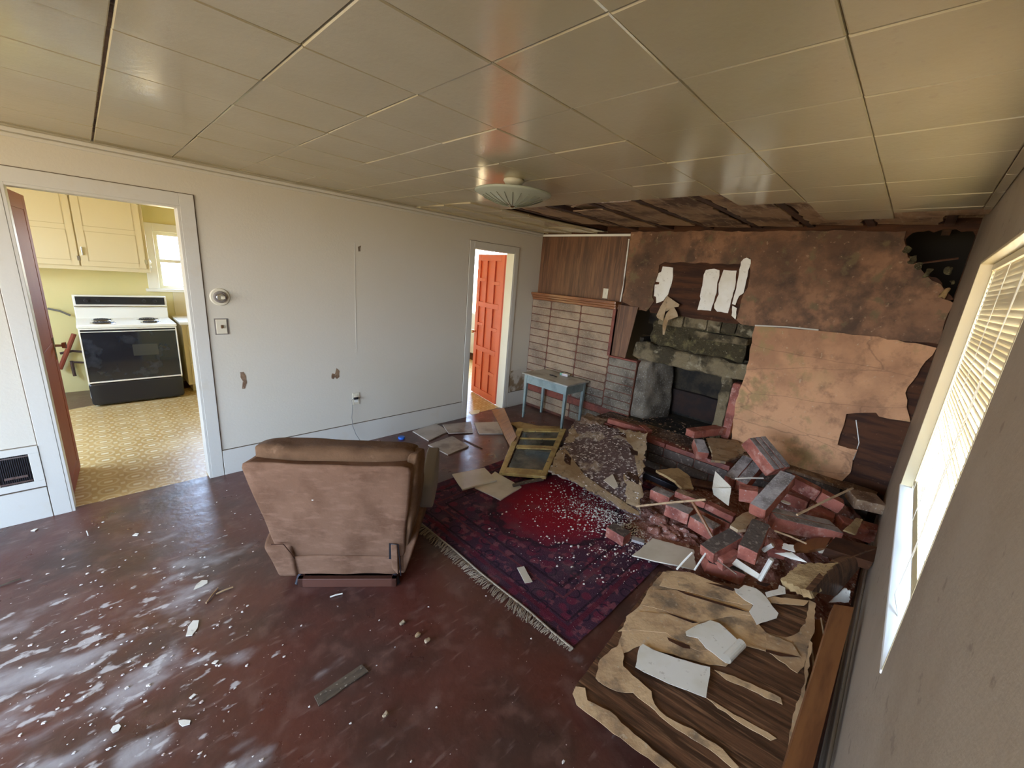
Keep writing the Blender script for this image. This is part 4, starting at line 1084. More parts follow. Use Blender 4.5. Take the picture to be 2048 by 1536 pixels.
build('base_frame', MB(T).box(-.25, .29, .0, .03, 0, .055).box(-.25, .29, .5, .53, 0, .055).box(-.25, -.22, .0, .53, 0, .055).box(.26, .29, .0, .53, 0, .055), chairwood, rc, bevel=.003)
build('mechanism', MB(T).box(-.22, .26, .05, .5, .05, .15), black, rc)
for a in (-.265, .295):
    build('foot', MB(T).cyl((a, .03, 0), (a * .9, .05, .085), .013, .016, 14), black, rc)
build('lint', MB(T).box(-.12, -.112, -.082, -.080, .60, .604), white, rc)

# ================================================================== RUG
rx0, rx1, ry0, ry1 = 1.46, 3.46, .82, 2.57
rg = thing('rug', 'maroon patterned rug with a pale fringe, strewn with plaster', 'rug', ((rx0 + rx1) / 2, (ry0 + ry1) / 2, 0))
m_ = MB(); nx_, ny_ = 50, 44; vs = []
for i in range(nx_ + 1):
    for j in range(ny_ + 1):
        x = rx0 + (rx1 - rx0) * i / nx_; y = ry0 + (ry1 - ry0) * j / ny_
        vs.append((x + noise.noise(Vector((y * 3, 0, 0))) * .012, y + noise.noise(Vector((x * 3, 5, 0))) * .012, .009 + abs(noise.noise(Vector((x * 2.2, y * 2.2, 0)))) * .006))
n0 = len(vs)
fs = [(i * (ny_ + 1) + j, (i + 1) * (ny_ + 1) + j, (i + 1) * (ny_ + 1) + j + 1, i * (ny_ + 1) + j + 1) for i in range(nx_) for j in range(ny_)]
m_.add(vs, fs)
m_.box(rx0 + .012, rx1 - .012, ry0 + .012, ry1 - .012, .001, .008)
build('pile', m_, rug_m, rg, smooth=True)
fm = MB(); rnd = random.Random(8)
y = ry0 - .005
while y < ry1 + .005:
    L_ = .072 + rnd.uniform(-.018, .012); a = rnd.uniform(-.45, .25) + .28 * math.sin(y * 9)
    if y < ry0 + .3: L_ *= .35 + (y - ry0) * 1.6
    p0 = Vector((rx0 + .01 + noise.noise(Vector((y * 3, 0, 0))) * .012, y, .012)); d = Vector((-math.cos(a), math.sin(a), 0)) * L_
    z1 = rnd.uniform(.003, .012)
    fm.tube([p0, p0 + d * .5 + Vector((0, 0, rnd.uniform(-.002, .006))), Vector((p0.x + d.x, p0.y + d.y, z1))], rnd.uniform(.0013, .0026), 4)
    y += .0048
fo = build('fringe', fm, fringe_m, rg); fo['kind'] = 'stuff'

# ================================================================== SMALL TABLE
tx0, tx1, ty0, ty1, tz = 3.745, 4.195, 2.665, 3.385, .60
tb = thing('side_table', 'small blue-grey painted wooden table against the brick facing', 'table', ((tx0 + tx1) / 2, (ty0 + ty1) / 2, 0))
build('tabletop', MB().box(tx0, tx1, ty0, ty1, tz - .018, tz), bluetop, tb, bevel=.005)
for (x, y, a, b) in ((tx0 + .03, ty0 + .045, 0, ty1 - ty0 - .09), (tx1 - .05, ty0 + .045, 0, ty1 - ty0 - .09)):
    build('apron', MB().box(x, x + .018, y, y + b, tz - .125, tz - .018), bluep, tb)
for y in (ty0 + .03, ty1 - .05):
    build('apron', MB().box(tx0 + .045, tx1 - .045, y, y + .018, tz - .125, tz - .018), bluep, tb)
for x in (tx0 + .045, tx1 - .045):
    for y in (ty0 + .045, ty1 - .045):
        q = .021; e_ = .012
        build('leg', MB().hexa([(x - e_, y - e_, 0), (x + e_, y - e_, 0), (x + e_, y + e_, 0), (x - e_, y + e_, 0), (x - q, y - q, tz - .018), (x + q, y - q, tz - .018), (x + q, y + q, tz - .018), (x - q, y + q, tz - .018)]), bluep, tb, bevel=.002)
c = P(1130, 751, tz)
bx = thing('small_box', 'small white and green box lying on the blue-grey table', 'box', (c.x, c.y, tz))
T = frame((c.x, c.y, tz), (.15, -1))
build('carton', MB(T).box(-.055, .055, -.035, .035, 0, .028), paperw, bx, bevel=.002)
build('lid_band', MB(T).box(-.058, -.03, -.037, .037, .004, .030), mat('green_print', (.12, .30, .22), .5), bx)
build('printed_side', MB(T).box(-.028, .053, -.037, -.035, .008, .02), mat('violet_print', (.45, .38, .5), .5), bx)
c = P(1108, 752, tz + .004)
one('scissors', MB().tube([c + Vector((0, .07, 0)), c + Vector((.01, .02, .002)), c + Vector((-.005, -.05, 0))], .006, 6).tube([c + Vector((.03, .05, 0)), c + Vector((.0, .0, .004)), c + Vector((-.02, -.04, 0))], .005, 6), black, 'small dark tool lying left on the blue-grey table', 'tool')
c = P(803, 877, 0)
one('bottle_cap', MB().cyl((c.x, c.y, 0), (c.x, c.y, .022), .036, .034, 24), bluecap, 'blue plastic lid on the floor by the left wall', 'lid', bevel=.003)


# ================================================================== BRICKS
def axes(A, B, roll=0.0):
    ex = (B - A).normalized(); up = Vector((0, 0, 1)); ez = (up - ex * up.dot(ex)).normalized(); ey = ez.cross(ex)
    if roll:
        q = Matrix.Rotation(math.radians(roll), 3, ex); ey = q @ ey; ez = q @ ez
    return ex, ey, ez


def brick_mb(A, B, w_, h, m6=(0, 1, 0, 0, 0, 0), roll=0.0, y0=None, y1=None, seed=0, nz=.003):
    ex, ey, ez = axes(A, B, roll)
    y0 = -w_ / 2 if y0 is None else y0; y1 = w_ / 2 if y1 is None else y1
    L_ = (B - A).length
    c8 = [A + ex * x + ey * y + ez * z for z in (-h, 0) for x, y in ((0, y0), (L_, y0), (L_, y1), (0, y1))]
    n = 10
    return MB().soft(c8, .10, n, nz, 17, mi=m6)


def S(x, y): return (1260 + x / 3.657, 800 + y / 3.657)


def S5(x, y): return (780 + x / 3.657, 740 + y / 3.657)


def S7(x, y): return (1120 + x / 3.012, 1100 + y / 3.012)


def brick(a, za, b, zb, w_, h, label, top='grey', m6=(0, 1, 0, 0, 0, 0), roll=0.0, body=None):
    A, B = P(*S(*a), za), P(*S(*b), zb)
    tm = {'grey': greybrick, 'dark': darkbrick, 'tan': tanbrick, 'red': redbrick}[top]
    return one('brick', brick_mb(A, B, w_, h, m6, roll), [body or redbrick, tm], label, 'brick', 'fallen chimney bricks')


def chunk(a, za, b, zb, w_, h, label, n=2, top='grey', roll=0.0, m6=(0, 1, 0, 0, 0, 0)):
    """several bricks still bonded side by side"""
    A, B = P(*S(*a), za), P(*S(*b), zb)
    tm = {'grey': greybrick, 'dark': darkbrick, 'tan': tanbrick, 'red': redbrick}[top]
    ex, ey, ez = axes(A, B, roll)
    base = (A + B) / 2 - ez * h
    t_ = thing('brick_chunk', label, 'masonry', tuple(base), 'bonded brick chunks')
    for k in range(n):
        y0 = -w_ / 2 + w_ * k / n + (.003 if k else 0); y1 = -w_ / 2 + w_ * (k + 1) / n - (.003 if k < n - 1 else 0)
        build('brick', brick_mb(A, B, w_, h, m6, roll, y0, y1), [redbrick, tm], t_)
        if k: build('mortar', brick_mb(A + ex * .006 - ez * .006, B - ex * .006 - ez * .006, w_, h - .012, (0,) * 6, roll, y0 - .008, y0 + .004, nz=0), grout, t_)
    return t_


brick((440, 218), .475, (735, 185), .46, .10, .075, 'red brick lying at the firebox mouth on the raised hearth', 'red')
brick((740, 180), .44, (862, 215), .41, .10, .075, 'pinkish brick against the tan plaster beside the firebox', 'tan')
brick((505, 285), .42, (540, 385), .36, .10, .09, 'upright dark grey brick below the hearth brick', 'grey')
chunk((930, 268), .66, (1120, 500), .50, .20, .10, 'tall leaning chunk of three bricks against the tan wall', 3)
chunk((905, 430), .46, (770, 585), .36, .17, .09, 'chunk of two bricks with grey faces left of the leaning chunk', 2)
brick((1160, 530), .60, (930, 785), .46, .10, .085, 'grey-faced brick tilted over the top of the pile', 'grey')
brick((1185, 545), .49, (1400, 655), .44, .095, .09, 'long plain red brick right of the tilted grey brick', 'red')
brick((1405, 660), .44, (1570, 745), .40, .095, .09, 'plain red brick near the right end of the pile', 'red')
chunk((1030, 815), .40, (1515, 925), .36, .155, .09, 'long chunk of grey-topped bricks low in front of the pile', 2)
brick((960, 885), .42, (865, 1090), .36, .10, .10, 'foreground brick with a dark top and red end', 'dark')
brick((775, 965), .31, (560, 1090), .25, .10, .08, 'dark-topped brick half under the foreground brick', 'dark')
brick((765, 1085), .24, (640, 1150), .21, .08, .08, 'short red brick stub in front of the dark-topped brick', 'red')
chunk((800, 630), .40, (940, 650), .42, .10, .10, 'short broken pair of red bricks with grey ends in mid pile', 2, m6=(1, 0, 0, 0, 0, 1))
brick((280, 745), .23, (450, 815), .23, .11, .09, 'grey-topped brick beneath the pale crossing stick', 'grey')
brick((465, 835), .22, (640, 930), .22, .11, .09, 'grey-topped brick beneath the dark crossing stick', 'grey')
brick((170, 640), .22, (310, 700), .22, .10, .08, 'white-dusted brick beside the peeling board', 'grey')
brick((480, 770), .20, (745, 890), .20, .08, .09, 'dark brick in the gap behind the grey-topped pair', 'dark')
brick((340, 655), .26, (560, 740), .26, .07, .05, 'crumbling pink brick row behind the crossing sticks', 'tan')
brick((565, 745), .26, (770, 845), .25, .07, .05, 'crumbling pink brick row right of the crossing sticks', 'red')
brick((1330, 770), .33, (1500, 850), .31, .10, .09, 'dark red brick behind the long grey-topped chunk', 'red')
brick((1540, 860), .33, (1730, 930), .30, .10, .09, 'brown brick under the yellow scrap near the window wall', 'red')
brick((1100, 640), .34, (1320, 730), .33, .12, .09, 'shadowed brown brick under the tilted grey brick', 'red')
brick((1710, 905), .26, (1830, 940), .26, .12, .11, 'dark brown brick at the foot of the window wall', 'red')
brick((1060, 1010), .26, (1090, 1100), .24, .09, .07, 'half-buried red brick right of the foreground brick', 'red')
brick((830, 1240), .12, (560, 1150), .16, .10, .08, 'dark brick under the white tile piece', 'dark')
# block of tan masonry at the right end of the ledge
tchunk = thing('brick_chunk', 'block of tan dusty masonry at the right end near the window', 'masonry', tuple(P(1735, 1035, .05)), 'bonded brick chunks')
for k in range(3):
    A, B = P(*S(1620, 680), .42 - .08 * k), P(*S(1840, 728), .42 - .08 * k)
    build('brick', brick_mb(A, B, .20, .077, (0, 1, 1, 1, 1, 1) if k < 2 else (0,) * 6), [redbrick, tanbrick], tchunk)
A, B = P(*S5(1610, 1130), .085), P(*S5(1740, 1205), .085)
one('brick', brick_mb(A, B, .10, .08, (0, 1, 0, 0, 0, 0)), [redbrick, darkbrick], 'single dark-topped brick lying alone on the rug', 'brick', 'fallen chimney bricks')
A, B = P(*S5(1600, 350), .36), P(*S5(1880, 430), .34)
one('brick', brick_mb(A, B, .075, .05), [redbrick, redbrick], 'long pinkish brick across the top edge of the peeling board', 'brick', 'fallen chimney bricks')
A, B = P(*S5(1840, 400), .35), P(*S5(1900, 440), .345)
one('brick', brick_mb(A, B, .07, .05), [redbrick, redbrick], 'broken bright red brick end at the top corner of the peeling board', 'brick', 'fallen chimney bricks')
A, B = P(*S5(1420, 330), .32), P(*S5(1570, 380), .31)
one('mortar_lump', brick_mb(A, B, .2, .10, (0,) * 6, nz=.02), [tanbrick], 'brown mortar lump at the upper left of the peeling board', 'rubble')
A, B = P(*S5(1770, 1225), .03), P(*S5(1860, 1250), .03)
one('brick', brick_mb(A, B, .05, .025), [greybrick, greybrick], 'thin grey brick chip on the rug edge', 'brick', 'fallen chimney bricks')

# heap under the loose bricks
hp = MB(); rnd = random.Random(31)
core = [((4.0, .45), .30, .28), ((3.75, .12), .26, .26), ((3.45, .55), .30, .20), ((3.4, .15), .28, .22), ((3.1, .62), .26, .13), ((3.05, .25), .28, .17), ((2.85, .85), .26, .09), ((3.1, 1.0), .3, .10), ((2.75, .30), .22, .11), ((4.1, .05), .22, .28), ((3.55, .95), .25, .13)]
nx_, ny_ = 70, 64; vs = []
X_, Y_ = (2.45, 4.3), (RW + .03, 1.5)


def heap_z(x, y):
    z = 0
    for (cx, cy), r, h in core:
        d = ((x - cx) ** 2 + (y - cy) ** 2) / (r * r); z += h * math.exp(-d * 1.1) * .62
    z *= .8 + .5 * noise.noise(Vector((x * 6, y * 6, 0)))
    z += .02 * noise.noise(Vector((x * 22, y * 22, 0))) * min(1, z * 18)
    ed = min(x - X_[0], X_[1] - x, y - Y_[0] if y > .5 else 1, Y_[1] - y) / .12
    return max(0, min(z, .34)) * max(0, min(1, ed)) - .0005


for i in range(nx_ + 1):
    for j in range(ny_ + 1):
        x = X_[0] + (X_[1] - X_[0]) * i / nx_; y = Y_[0] + (Y_[1] - Y_[0]) * j / ny_
        vs.append((x, y, heap_z(x, y)))
hp.add(vs, [(i * (ny_ + 1) + j, (i + 1) * (ny_ + 1) + j, (i + 1) * (ny_ + 1) + j + 1, i * (ny_ + 1) + j + 1) for i in range(nx_) for j in range(ny_)])
one('rubble_heap', hp, pinkdust, 'heap of brick crumbs and dust under the fallen bricks', 'rubble', kind='stuff')
for k, (x, y, z, r) in enumerate(((215, 880, .07, .045), (290, 860, .07, .035), (380, 950, .06, .04), (250, 930, .06, .03), (440, 1000, .05, .035), (330, 1010, .05, .03), (1870, 1180 - 760, .2, .03))):
    c = P(*S(x, y), z)
    if k == 6: c = P(*S5(1930, 1170), .05)
    one('brick_fragment', MB().soft([c + Vector((a * r, b * r * 1.4, d * r * .8)) for d in (-1, 1) for a, b in ((-1, -1), (1, -1), (1, 1), (-1, 1))], .6, 8, .012, 20), pinkdust, ['largest pink brick lump in the dust beside the peeling board', 'pink brick lump just right of the largest one', 'pink brick lump furthest right, touching the grey-topped bricks', 'pink brick lump in front of the largest one', 'small pink brick lump by the dark-topped brick', 'small pink brick lump in front of the crossing sticks', 'lone pink brick lump behind the brick on the rug'][k], 'brick fragment', 'pink brick lumps')


# ================================================================== SHEETS, BOARDS AND PAPER
def sheet(c4, t_, nx=8, ny=8, amp=.0, jagamp=.0, seed=0, mi=0, nf=5.0, curl=0.0):
    """closed board between four world corners, ragged edges, gentle warp"""
    c4 = [Vector(c) for c in c4]; rnd = random.Random(seed)
    nrm = (c4[1] - c4[0]).cross(c4[3] - c4[0]).normalized()
    if nrm.z < 0: nrm = -nrm
    top = []
    for i in range(nx + 1):
        for j in range(ny + 1):
            u, v = i / nx, j / ny
            p = c4[0] * (1 - u) * (1 - v) + c4[1] * u * (1 - v) + c4[2] * u * v + c4[3] * (1 - u) * v
            p = p + nrm * (noise.noise(p * nf + Vector((seed, 0, 0))) * amp + curl * ((2 * u - 1) ** 2 + (2 * v - 1) ** 2) * .5)
            if jagamp and (i in (0, nx) or j in (0, ny)):
                ce_ = sum(c4, Vector()) / 4; p = p + (ce_ - p).normalized() * rnd.uniform(0, jagamp)
            top.append(p)
    N = len(top); m = MB(); vs = top + [p - nrm * t_ for p in top]; fs = []
    W = ny + 1
    for i in range(nx):
        for j in range(ny):
            a = i * W + j; fs.append((a, a + W, a + W + 1, a + 1)); fs.append((a + N, a + 1 + N, a + W + 1 + N, a + W + N))
    for i in range(nx):
        for j in (0, ny):
            a = i * W + j; fs.append((a, a + W, a + W + N, a + N))
    for j in range(ny):
        for i in (0, nx):
            a = i * W + j; fs.append((a, a + 1, a + 1 + N, a + N))
    return m.add(vs, fs, mi)


def tile(pts, zs, label, m, seed=0, t_=.012, group='fallen ceiling tiles'):
    c4 = [P(*p, z) for p, z in zip(pts, zs)]
    return one('ceiling_tile', sheet(c4, t_, 6, 6, .002, .003, seed), m, label, 'ceiling tile', group)


tile([(825, 862), (872, 847), (898, 862), (857, 881)], [.014] * 4, 'dusty ceiling tile nearest the left wall, leftmost of five', tiled, 1)
tile([(885, 849), (942, 843), (946, 864), (897, 866)], [.016, .014, .014, .028], 'dusty ceiling tile behind and overlapping the leftmost one', tiled, 2)
tile([(856, 889), (905, 872), (938, 892), (896, 909)], [.014] * 4, 'dusty ceiling tile in front of the leftmost pair', tiled, 3)
tile([(948, 845), (1002, 843), (1006, 867), (958, 867)], [.014] * 4, 'dusty ceiling tile beside the orange plank', tiled, 4)
tile([(949, 975), (990, 943), (1043, 973), (1001, 999)], [.022, .024, .022, .022], 'pale tile half under another at the rug corner', tilew, 5)
tile([(904, 948), (969, 935), (994, 960), (925, 979)], [.030, .042, .040, .030], 'pale tile lying on top of another at the rug corner', tilew, 6)
A, B = P(*S5(900, 845), .035), P(*S5(1120, 797), .05)
one('wood_stick', MB().tube([A, (A + B) / 2 + Vector((0, 0, .006)), B], .016, 7), greyplank, 'bark-brown stick lying on the pale tile at the rug', 'stick')
c4 = [P(984, 820, .015), P(1008, 815, .05), P(1033, 873, .075), P(1020, 893, .03)]
one('wood_plank', sheet(c4, .018, 6, 3, 0, 0, 1), orangew, 'orange varnished plank between the doorway and the fallen sash', 'plank')
A, B = P(*S5(540, 510), .006), P(*S5(675, 575), .006)
one('wood_strip', MB().tube([A, B], .005, 5), darkw, 'thin dark strip on the floor in front of the dusty tiles', 'strip')
one('tile_scrap', MB().plate([jag([P(938, 824, .004), P(948, 820, .004), P(960, 820, .004), P(958, 826, .004), P(944, 829, .004)], .004, .03)], (0, 0, 1), .003), tilew, 'cream paper scrap on the small doorway threshold', 'scrap')

# fallen glazed sash / cabinet door
c = [P(*S5(930, 425), .05), P(*S5(1290, 430), .10), P(*S5(1140, 778), .09), P(*S5(798, 748), .045)]
sashn = (c[1] - c[0]).cross(c[3] - c[0]).normalized()
if sashn.z < 0: sashn = -sashn


def SB(u, v): return c[0] * (1 - u) * (1 - v) + c[1] * u * (1 - v) + c[2] * u * v + c[3] * (1 - u) * v


def bar(u0, u1, v0, v1, t_=.03, up=0.0, m=None):
    m = m or MB()
    q = [SB(u0, v0), SB(u1, v0), SB(u1, v1), SB(u0, v1)]
    return m.hexa([p - sashn * t_ for p in q] + [p + sashn * up for p in q])


sa = thing('fallen_window', 'yellowed glazed window sash fallen flat beside the peeling board', 'window', tuple(SB(.5, .5) - Vector((0, 0, .04))))
for n_, (u0, u1, v0, v1) in enumerate(((0, .12, 0, 1), (.88, 1, 0, 1), (.12, .88, 0, .075), (.12, .88, .90, 1), (.12, .88, .43, .50))):
    build('rail', bar(u0, u1, v0, v1), gold, sa, bevel=.004)
build('glazing_bar', bar(.12, .88, .245, .27, .02, -.004), gold, sa)
for v0, v1 in ((.075, .245), (.27, .43), (.50, .90)):
    build('pane', bar(.12, .88, v0, v1, .016, -.012), sashglass, sa)
build('bead', bar(.12, .135, .08, .90, .02, .002), darkw, sa)
q = [P(1018, 846, .02), P(1040, 843, .02), P(1075, 851, .02), P(1125, 853, .02), P(1128, 860, .02), P(1038, 858, .02)]
one('torn_board', MB().plate([jag(q, .01, .05, 6)], (0, 0, 1), .012), yfibre, 'tan torn board edge under the far end of the sash', 'board')

# big peeling board leaning on the hearth
Q = [P(1150, 838, .24), P(1296, 868, .375), P(1282, 1035, .13), P(1093, 942, .15)]
pb = thing('peeling_board', 'large peeling plaster-specked board leaning on the hearth', 'board', tuple(sum(Q, Vector()) / 4 - Vector((0, 0, .2))))
build('board', sheet(Q, .018, 34, 34, .022, .035, 3, nf=3.5), slabm, pb)


def QB(u, v, h=0):
    p = Q[0] * (1 - u) * (1 - v) + Q[1] * u * (1 - v) + Q[2] * u * v + Q[3] * (1 - u) * v
    nrm = (Q[1] - Q[0]).cross(Q[3] - Q[0]).normalized(); nrm = nrm if nrm.z > 0 else -nrm
    return p + nrm * (noise.noise(p * 3.5 + Vector((3, 0, 0))) * .022 + h)


def bpatch(pts, m, h, seed, jagamp=.02):
    """torn layer following the board"""
    ctr = (sum(p[0] for p in pts) / len(pts), sum(p[1] for p in pts) / len(pts))
    rnd = random.Random(seed); out = []
    for i, a in enumerate(pts):
        b = pts[(i + 1) % len(pts)]; k = max(2, int(math.hypot(b[0] - a[0], b[1] - a[1]) / .03))
        for j in range(k):
            out.append((a[0] + (b[0] - a[0]) * j / k + rnd.uniform(-jagamp, jagamp), a[1] + (b[1] - a[1]) * j / k + rnd.uniform(-jagamp, jagamp)))
    mb = MB(); N = len(out); R3 = 5; vs = [QB(*ctr, h)]
    for r_ in range(1, R3 + 1):
        for o in out:
            vs.append(QB(ctr[0] + (o[0] - ctr[0]) * r_ / R3, ctr[1] + (o[1] - ctr[1]) * r_ / R3, h if r_ < R3 else h * .7))
    fs = [(0, 1 + i, 1 + (i + 1) % N) for i in range(N)]
    for r_ in range(R3 - 1):
        o = 1 + r_ * N
        fs += [(o + i, o + N + i, o + N + (i + 1) % N, o + (i + 1) % N) for i in range(N)]
    return mb.add(vs, fs)


for k, (pts, m, h) in enumerate((
        ([(.62, .015), (.985, .015), (.985, .55), (.95, .62), (.90, .36), (.82, .20), (.70, .12)], fibre, .010),
        ([(.01, .66), (.08, .60), (.14, .76), (.34, .90), (.62, .94), (.97, .95), (.985, .99), (.5, .99), (.02, .98)], fibre, .009),
        ([(.02, .15), (.16, .30), (.10, .46), (.03, .52), (.01, .30)], fibre, .008),
        ([(.80, .66), (.99, .66), (.99, .96), (.86, .93)], fibre, .012))):
    build('torn_layer', bpatch(pts, m, h, k + 4), m, pb)
for k, (pts, h) in enumerate((([(.62, .06), (.72, .08), (.78, .16), (.68, .15)], .013), ([(.80, .28), (.9, .30), (.92, .36), (.84, .38)], .014), ([(.80, .60), (.93, .62), (.96, .70), (.84, .71)], .014), ([(.10, .68), (.20, .72), (.23, .82), (.13, .79)], .014))):
    build('dark_patch', bpatch(pts, darkw, h, 20 + k, .01), darkw, pb)
build('paper_flap', MB().plate([[PN(*S5(*p), QB(.7, .7), (QB(1, .5) - QB(.5, .5)).cross(QB(.5, 1) - QB(.5, .5)).normalized()) + Vector((0, 0, .025)) for p in ((1560, 825), (1625, 780), (1665, 865), (1640, 890))][::1]], (0, 0, 1), .004), tilew, pb)
fl_ = MB(); rnd = random.Random(5)
for k in range(430):
    u, v = rnd.uniform(.03, .97), rnd.uniform(.03, .97)
    if noise.noise(Vector((u * 4, v * 4, 2))) < -.05 + rnd.uniform(-.2, .2): continue
    p = QB(u, v, .012); r = rnd.uniform(.002, .008)
    a = rnd.uniform(0, 3)
    d1 = Vector((math.cos(a), math.sin(a), 0)) * r; d2 = Vector((-d1.y, d1.x, 0)) * rnd.uniform(.4, 1)
    fl_.hexa([p - d1 - d2, p + d1 - d2, p + d1 + d2, p - d1 + d2] + [q + Vector((0, 0, r * .5)) for q in (p - d1 - d2, p + d1 - d2, p + d1 + d2, p - d1 + d2)])
o_ = build('plaster_flakes', fl_, crumbm, pb); o_['kind'] = 'stuff'

# laminated board in the lower right corner
L4 = P(1147, 1377, .05); T4 = P(1318, 1142, .09); R4 = P(1630, 1197, .22); pn4 = (T4 - L4).cross(R4 - T4).normalized(); pn4 = pn4 if pn4.z > 0 else -pn4
B4 = Vector((1.22, -.13, 0)); B4.z = L4.z - ((B4.x - L4.x) * pn4.x + (B4.y - L4.y) * pn4.y) / pn4.z
pv = thing('veneer_board', 'big walnut-veneered board with torn mouldy paper in the near right corner', 'board', tuple((L4 + R4) / 2 - Vector((0, 0, .1))))
build('veneer', sheet([L4, T4, R4, B4], .016, 20, 20, .003, .006, 8), walnut, pv)
build('core_edge', MB().hexa([p - pn4 * .028 for p in (L4 + (T4 - L4) * .01, L4 + (T4 - L4) * .97, R4 + (B4 - R4) * .02, B4)] + [p - pn4 * .015 for p in (L4, T4, R4, B4)]), fibre, pv)


def on4(x, y, h=.004):
    p = PN(*S7(x, y), L4 + pn4 * h, pn4); return p


for k, (pl, h) in enumerate((
        ([(620, 130), (790, 140), (1060, 245), (1160, 330), (1140, 372), (1240, 495), (1360, 525), (1425, 505), (1480, 440), (1500, 300), (1540, 320), (1535, 470), (1500, 560), (1470, 700), (1430, 740), (1250, 610), (1100, 570), (1000, 700), (900, 690), (480, 575), (380, 620), (345, 590), (400, 400), (480, 335), (530, 240)], .006),
        ([(640, 125), (780, 132), (1050, 240), (1230, 275), (1500, 305), (1470, 335), (1260, 320), (1150, 330), (1100, 330), (700, 235), (600, 215)], .012),
        ([(530, 240), (700, 240), (1140, 370), (1150, 395), (1090, 385), (820, 440), (650, 370), (490, 330)], .010),
        ([(470, 370), (650, 385), (830, 440), (1000, 540), (1240, 600), (1245, 500), (1400, 560), (1450, 640), (1240, 608), (1090, 570), (980, 600), (840, 610), (640, 500), (440, 480), (350, 490)], .011),
        ([(240, 660), (360, 560), (385, 640), (380, 700), (470, 780), (550, 850), (570, 930), (640, 1000), (800, 1080), (980, 1200), (1080, 1310), (1040, 1313), (900, 1200), (700, 1080), (600, 1000), (540, 940), (440, 860), (340, 850), (230, 790), (215, 770)], .007),
        ([(75, 865), (95, 820), (150, 830), (165, 905), (300, 970), (450, 1110), (600, 1230), (710, 1320), (640, 1330), (480, 1222), (250, 1045), (100, 930)], .006),
        ([(930, 720), (1050, 760), (1200, 830), (1330, 890), (1340, 930), (1240, 890), (1100, 820), (1000, 780)], .004),
        ([(1470, 700), (1480, 780), (1440, 900), (1400, 990), (1380, 1100), (1350, 1300), (1385, 1300), (1425, 1100), (1445, 960), (1475, 880), (1520, 560), (1500, 540)], .006),
        ([(880, 890), (1000, 960), (1200, 1070), (1305, 1135), (1270, 1145), (1150, 1080), (950, 950)], .004))):
    q = jag([on4(x, y, h) for x, y in pl], .004, .025, 60 + k)
    build('torn_paper', MB().plate([q], pn4, .0018 if k else .003), mouldpaper, pv)
for k, pl in enumerate(([(645, 525), (780, 575), (785, 595), (740, 588), (655, 545)], [(1240, 598), (1450, 645), (1330, 640), (1240, 612)], [(690, 235), (1060, 345), (1130, 372), (1040, 352), (760, 268)], [(640, 375), (830, 436), (800, 440), (680, 395)], [(1000, 215), (1060, 240), (1040, 246), (880, 195)], [(1180, 185), (1270, 205), (1240, 222), (1190, 205)])):
    build('torn_gap', MB().plate([[on4(x, y, .0135) for x, y in pl]], pn4, .001), darkw, pv)


def paper(pl, h, label, seed, roll=None):
    q = jag([on4(x, y, h) for x, y in pl], .0035, .03, seed)
    m = MB().plate([q], pn4, .0016)
    if roll:
        a, b = on4(*roll[0], h), on4(*roll[1], h); ax = (b - a).normalized(); out = ax.cross(pn4)
        if out.dot(on4(roll[2][0], roll[2][1], h) - a) < 0: out = -out
        R0_ = .022; vs = []; K = 10
        for i in range(K + 1):
            an = -math.pi / 2 + math.pi * 1.25 * i / K
            for e__ in (a, b):
                vs.append(e__ + pn4 * (R0_ - .002) + out * (R0_ * math.cos(an)) + pn4 * (R0_ * math.sin(an)))
        m.add(vs, [(2 * i, 2 * i + 2, 2 * i + 3, 2 * i + 1) for i in range(K)])
    return one('paper_sheet', m, paperw, label, 'paper', 'white sheets on the veneer board')


paper([(1050, 230), (1075, 235), (1110, 210), (1180, 230), (1240, 280), (1280, 340), (1315, 380), (1305, 410), (1185, 450), (1170, 420), (1140, 370), (1165, 330), (1110, 300), (1060, 255)], .018, 'white torn sheet at the top of the veneer board, near the brick pile', 70)
paper([(1235, 255), (1310, 235), (1320, 210), (1355, 225), (1358, 262), (1245, 285)], .020, 'smallest white scrap at the upper right of the veneer board', 71)
paper([(755, 490), (800, 465), (905, 422), (960, 440), (1090, 560), (1085, 600), (1000, 680), (960, 650), (880, 590), (830, 530), (760, 515)], .020, 'middle white sheet with a curled edge on the veneer board', 72, ((1092, 585), (1000, 678), (1200, 700)))
paper([(480, 580), (500, 565), (560, 600), (700, 650), (905, 705), (895, 800), (880, 890), (700, 820), (560, 760), (455, 705)], .018, 'flat white rectangle sheet nearest the viewer on the veneer board', 73)

# boards between the veneer board and the window wall
A = [P(1668, 1208, .36), P(1708, 1214, .36), P(1622, 1550, .27), P(1563, 1550, .27)]
one('timber_board', sheet(A, .06, 10, 4, .003, .002, 5), orangew, 'long orange-brown timber lying along the window wall', 'timber')
A = [P(*S7(1520, 420), .16), P(*S7(1590, 420), .18), P(*S7(1560, 900), .10), P(*S7(1475, 960), .08)]
one('wood_strip', sheet(A, .02, 8, 3, .002, 0, 6), orangew, 'short orange board tucked under the right edge of the veneer board', 'strip')
one('lath_stick', MB().tube([P(*S7(1572, 410), .21), P(*S7(1592, 530), .19)], .004, 5), plank, 'thin pale sliver beside the short orange board', 'stick')
one('lath_stick', MB().tube([P(*S7(1512, 560), .20), P(*S7(1530, 730), .17)], .005, 5), plank, 'pale sliver along the right edge of the veneer board', 'stick')
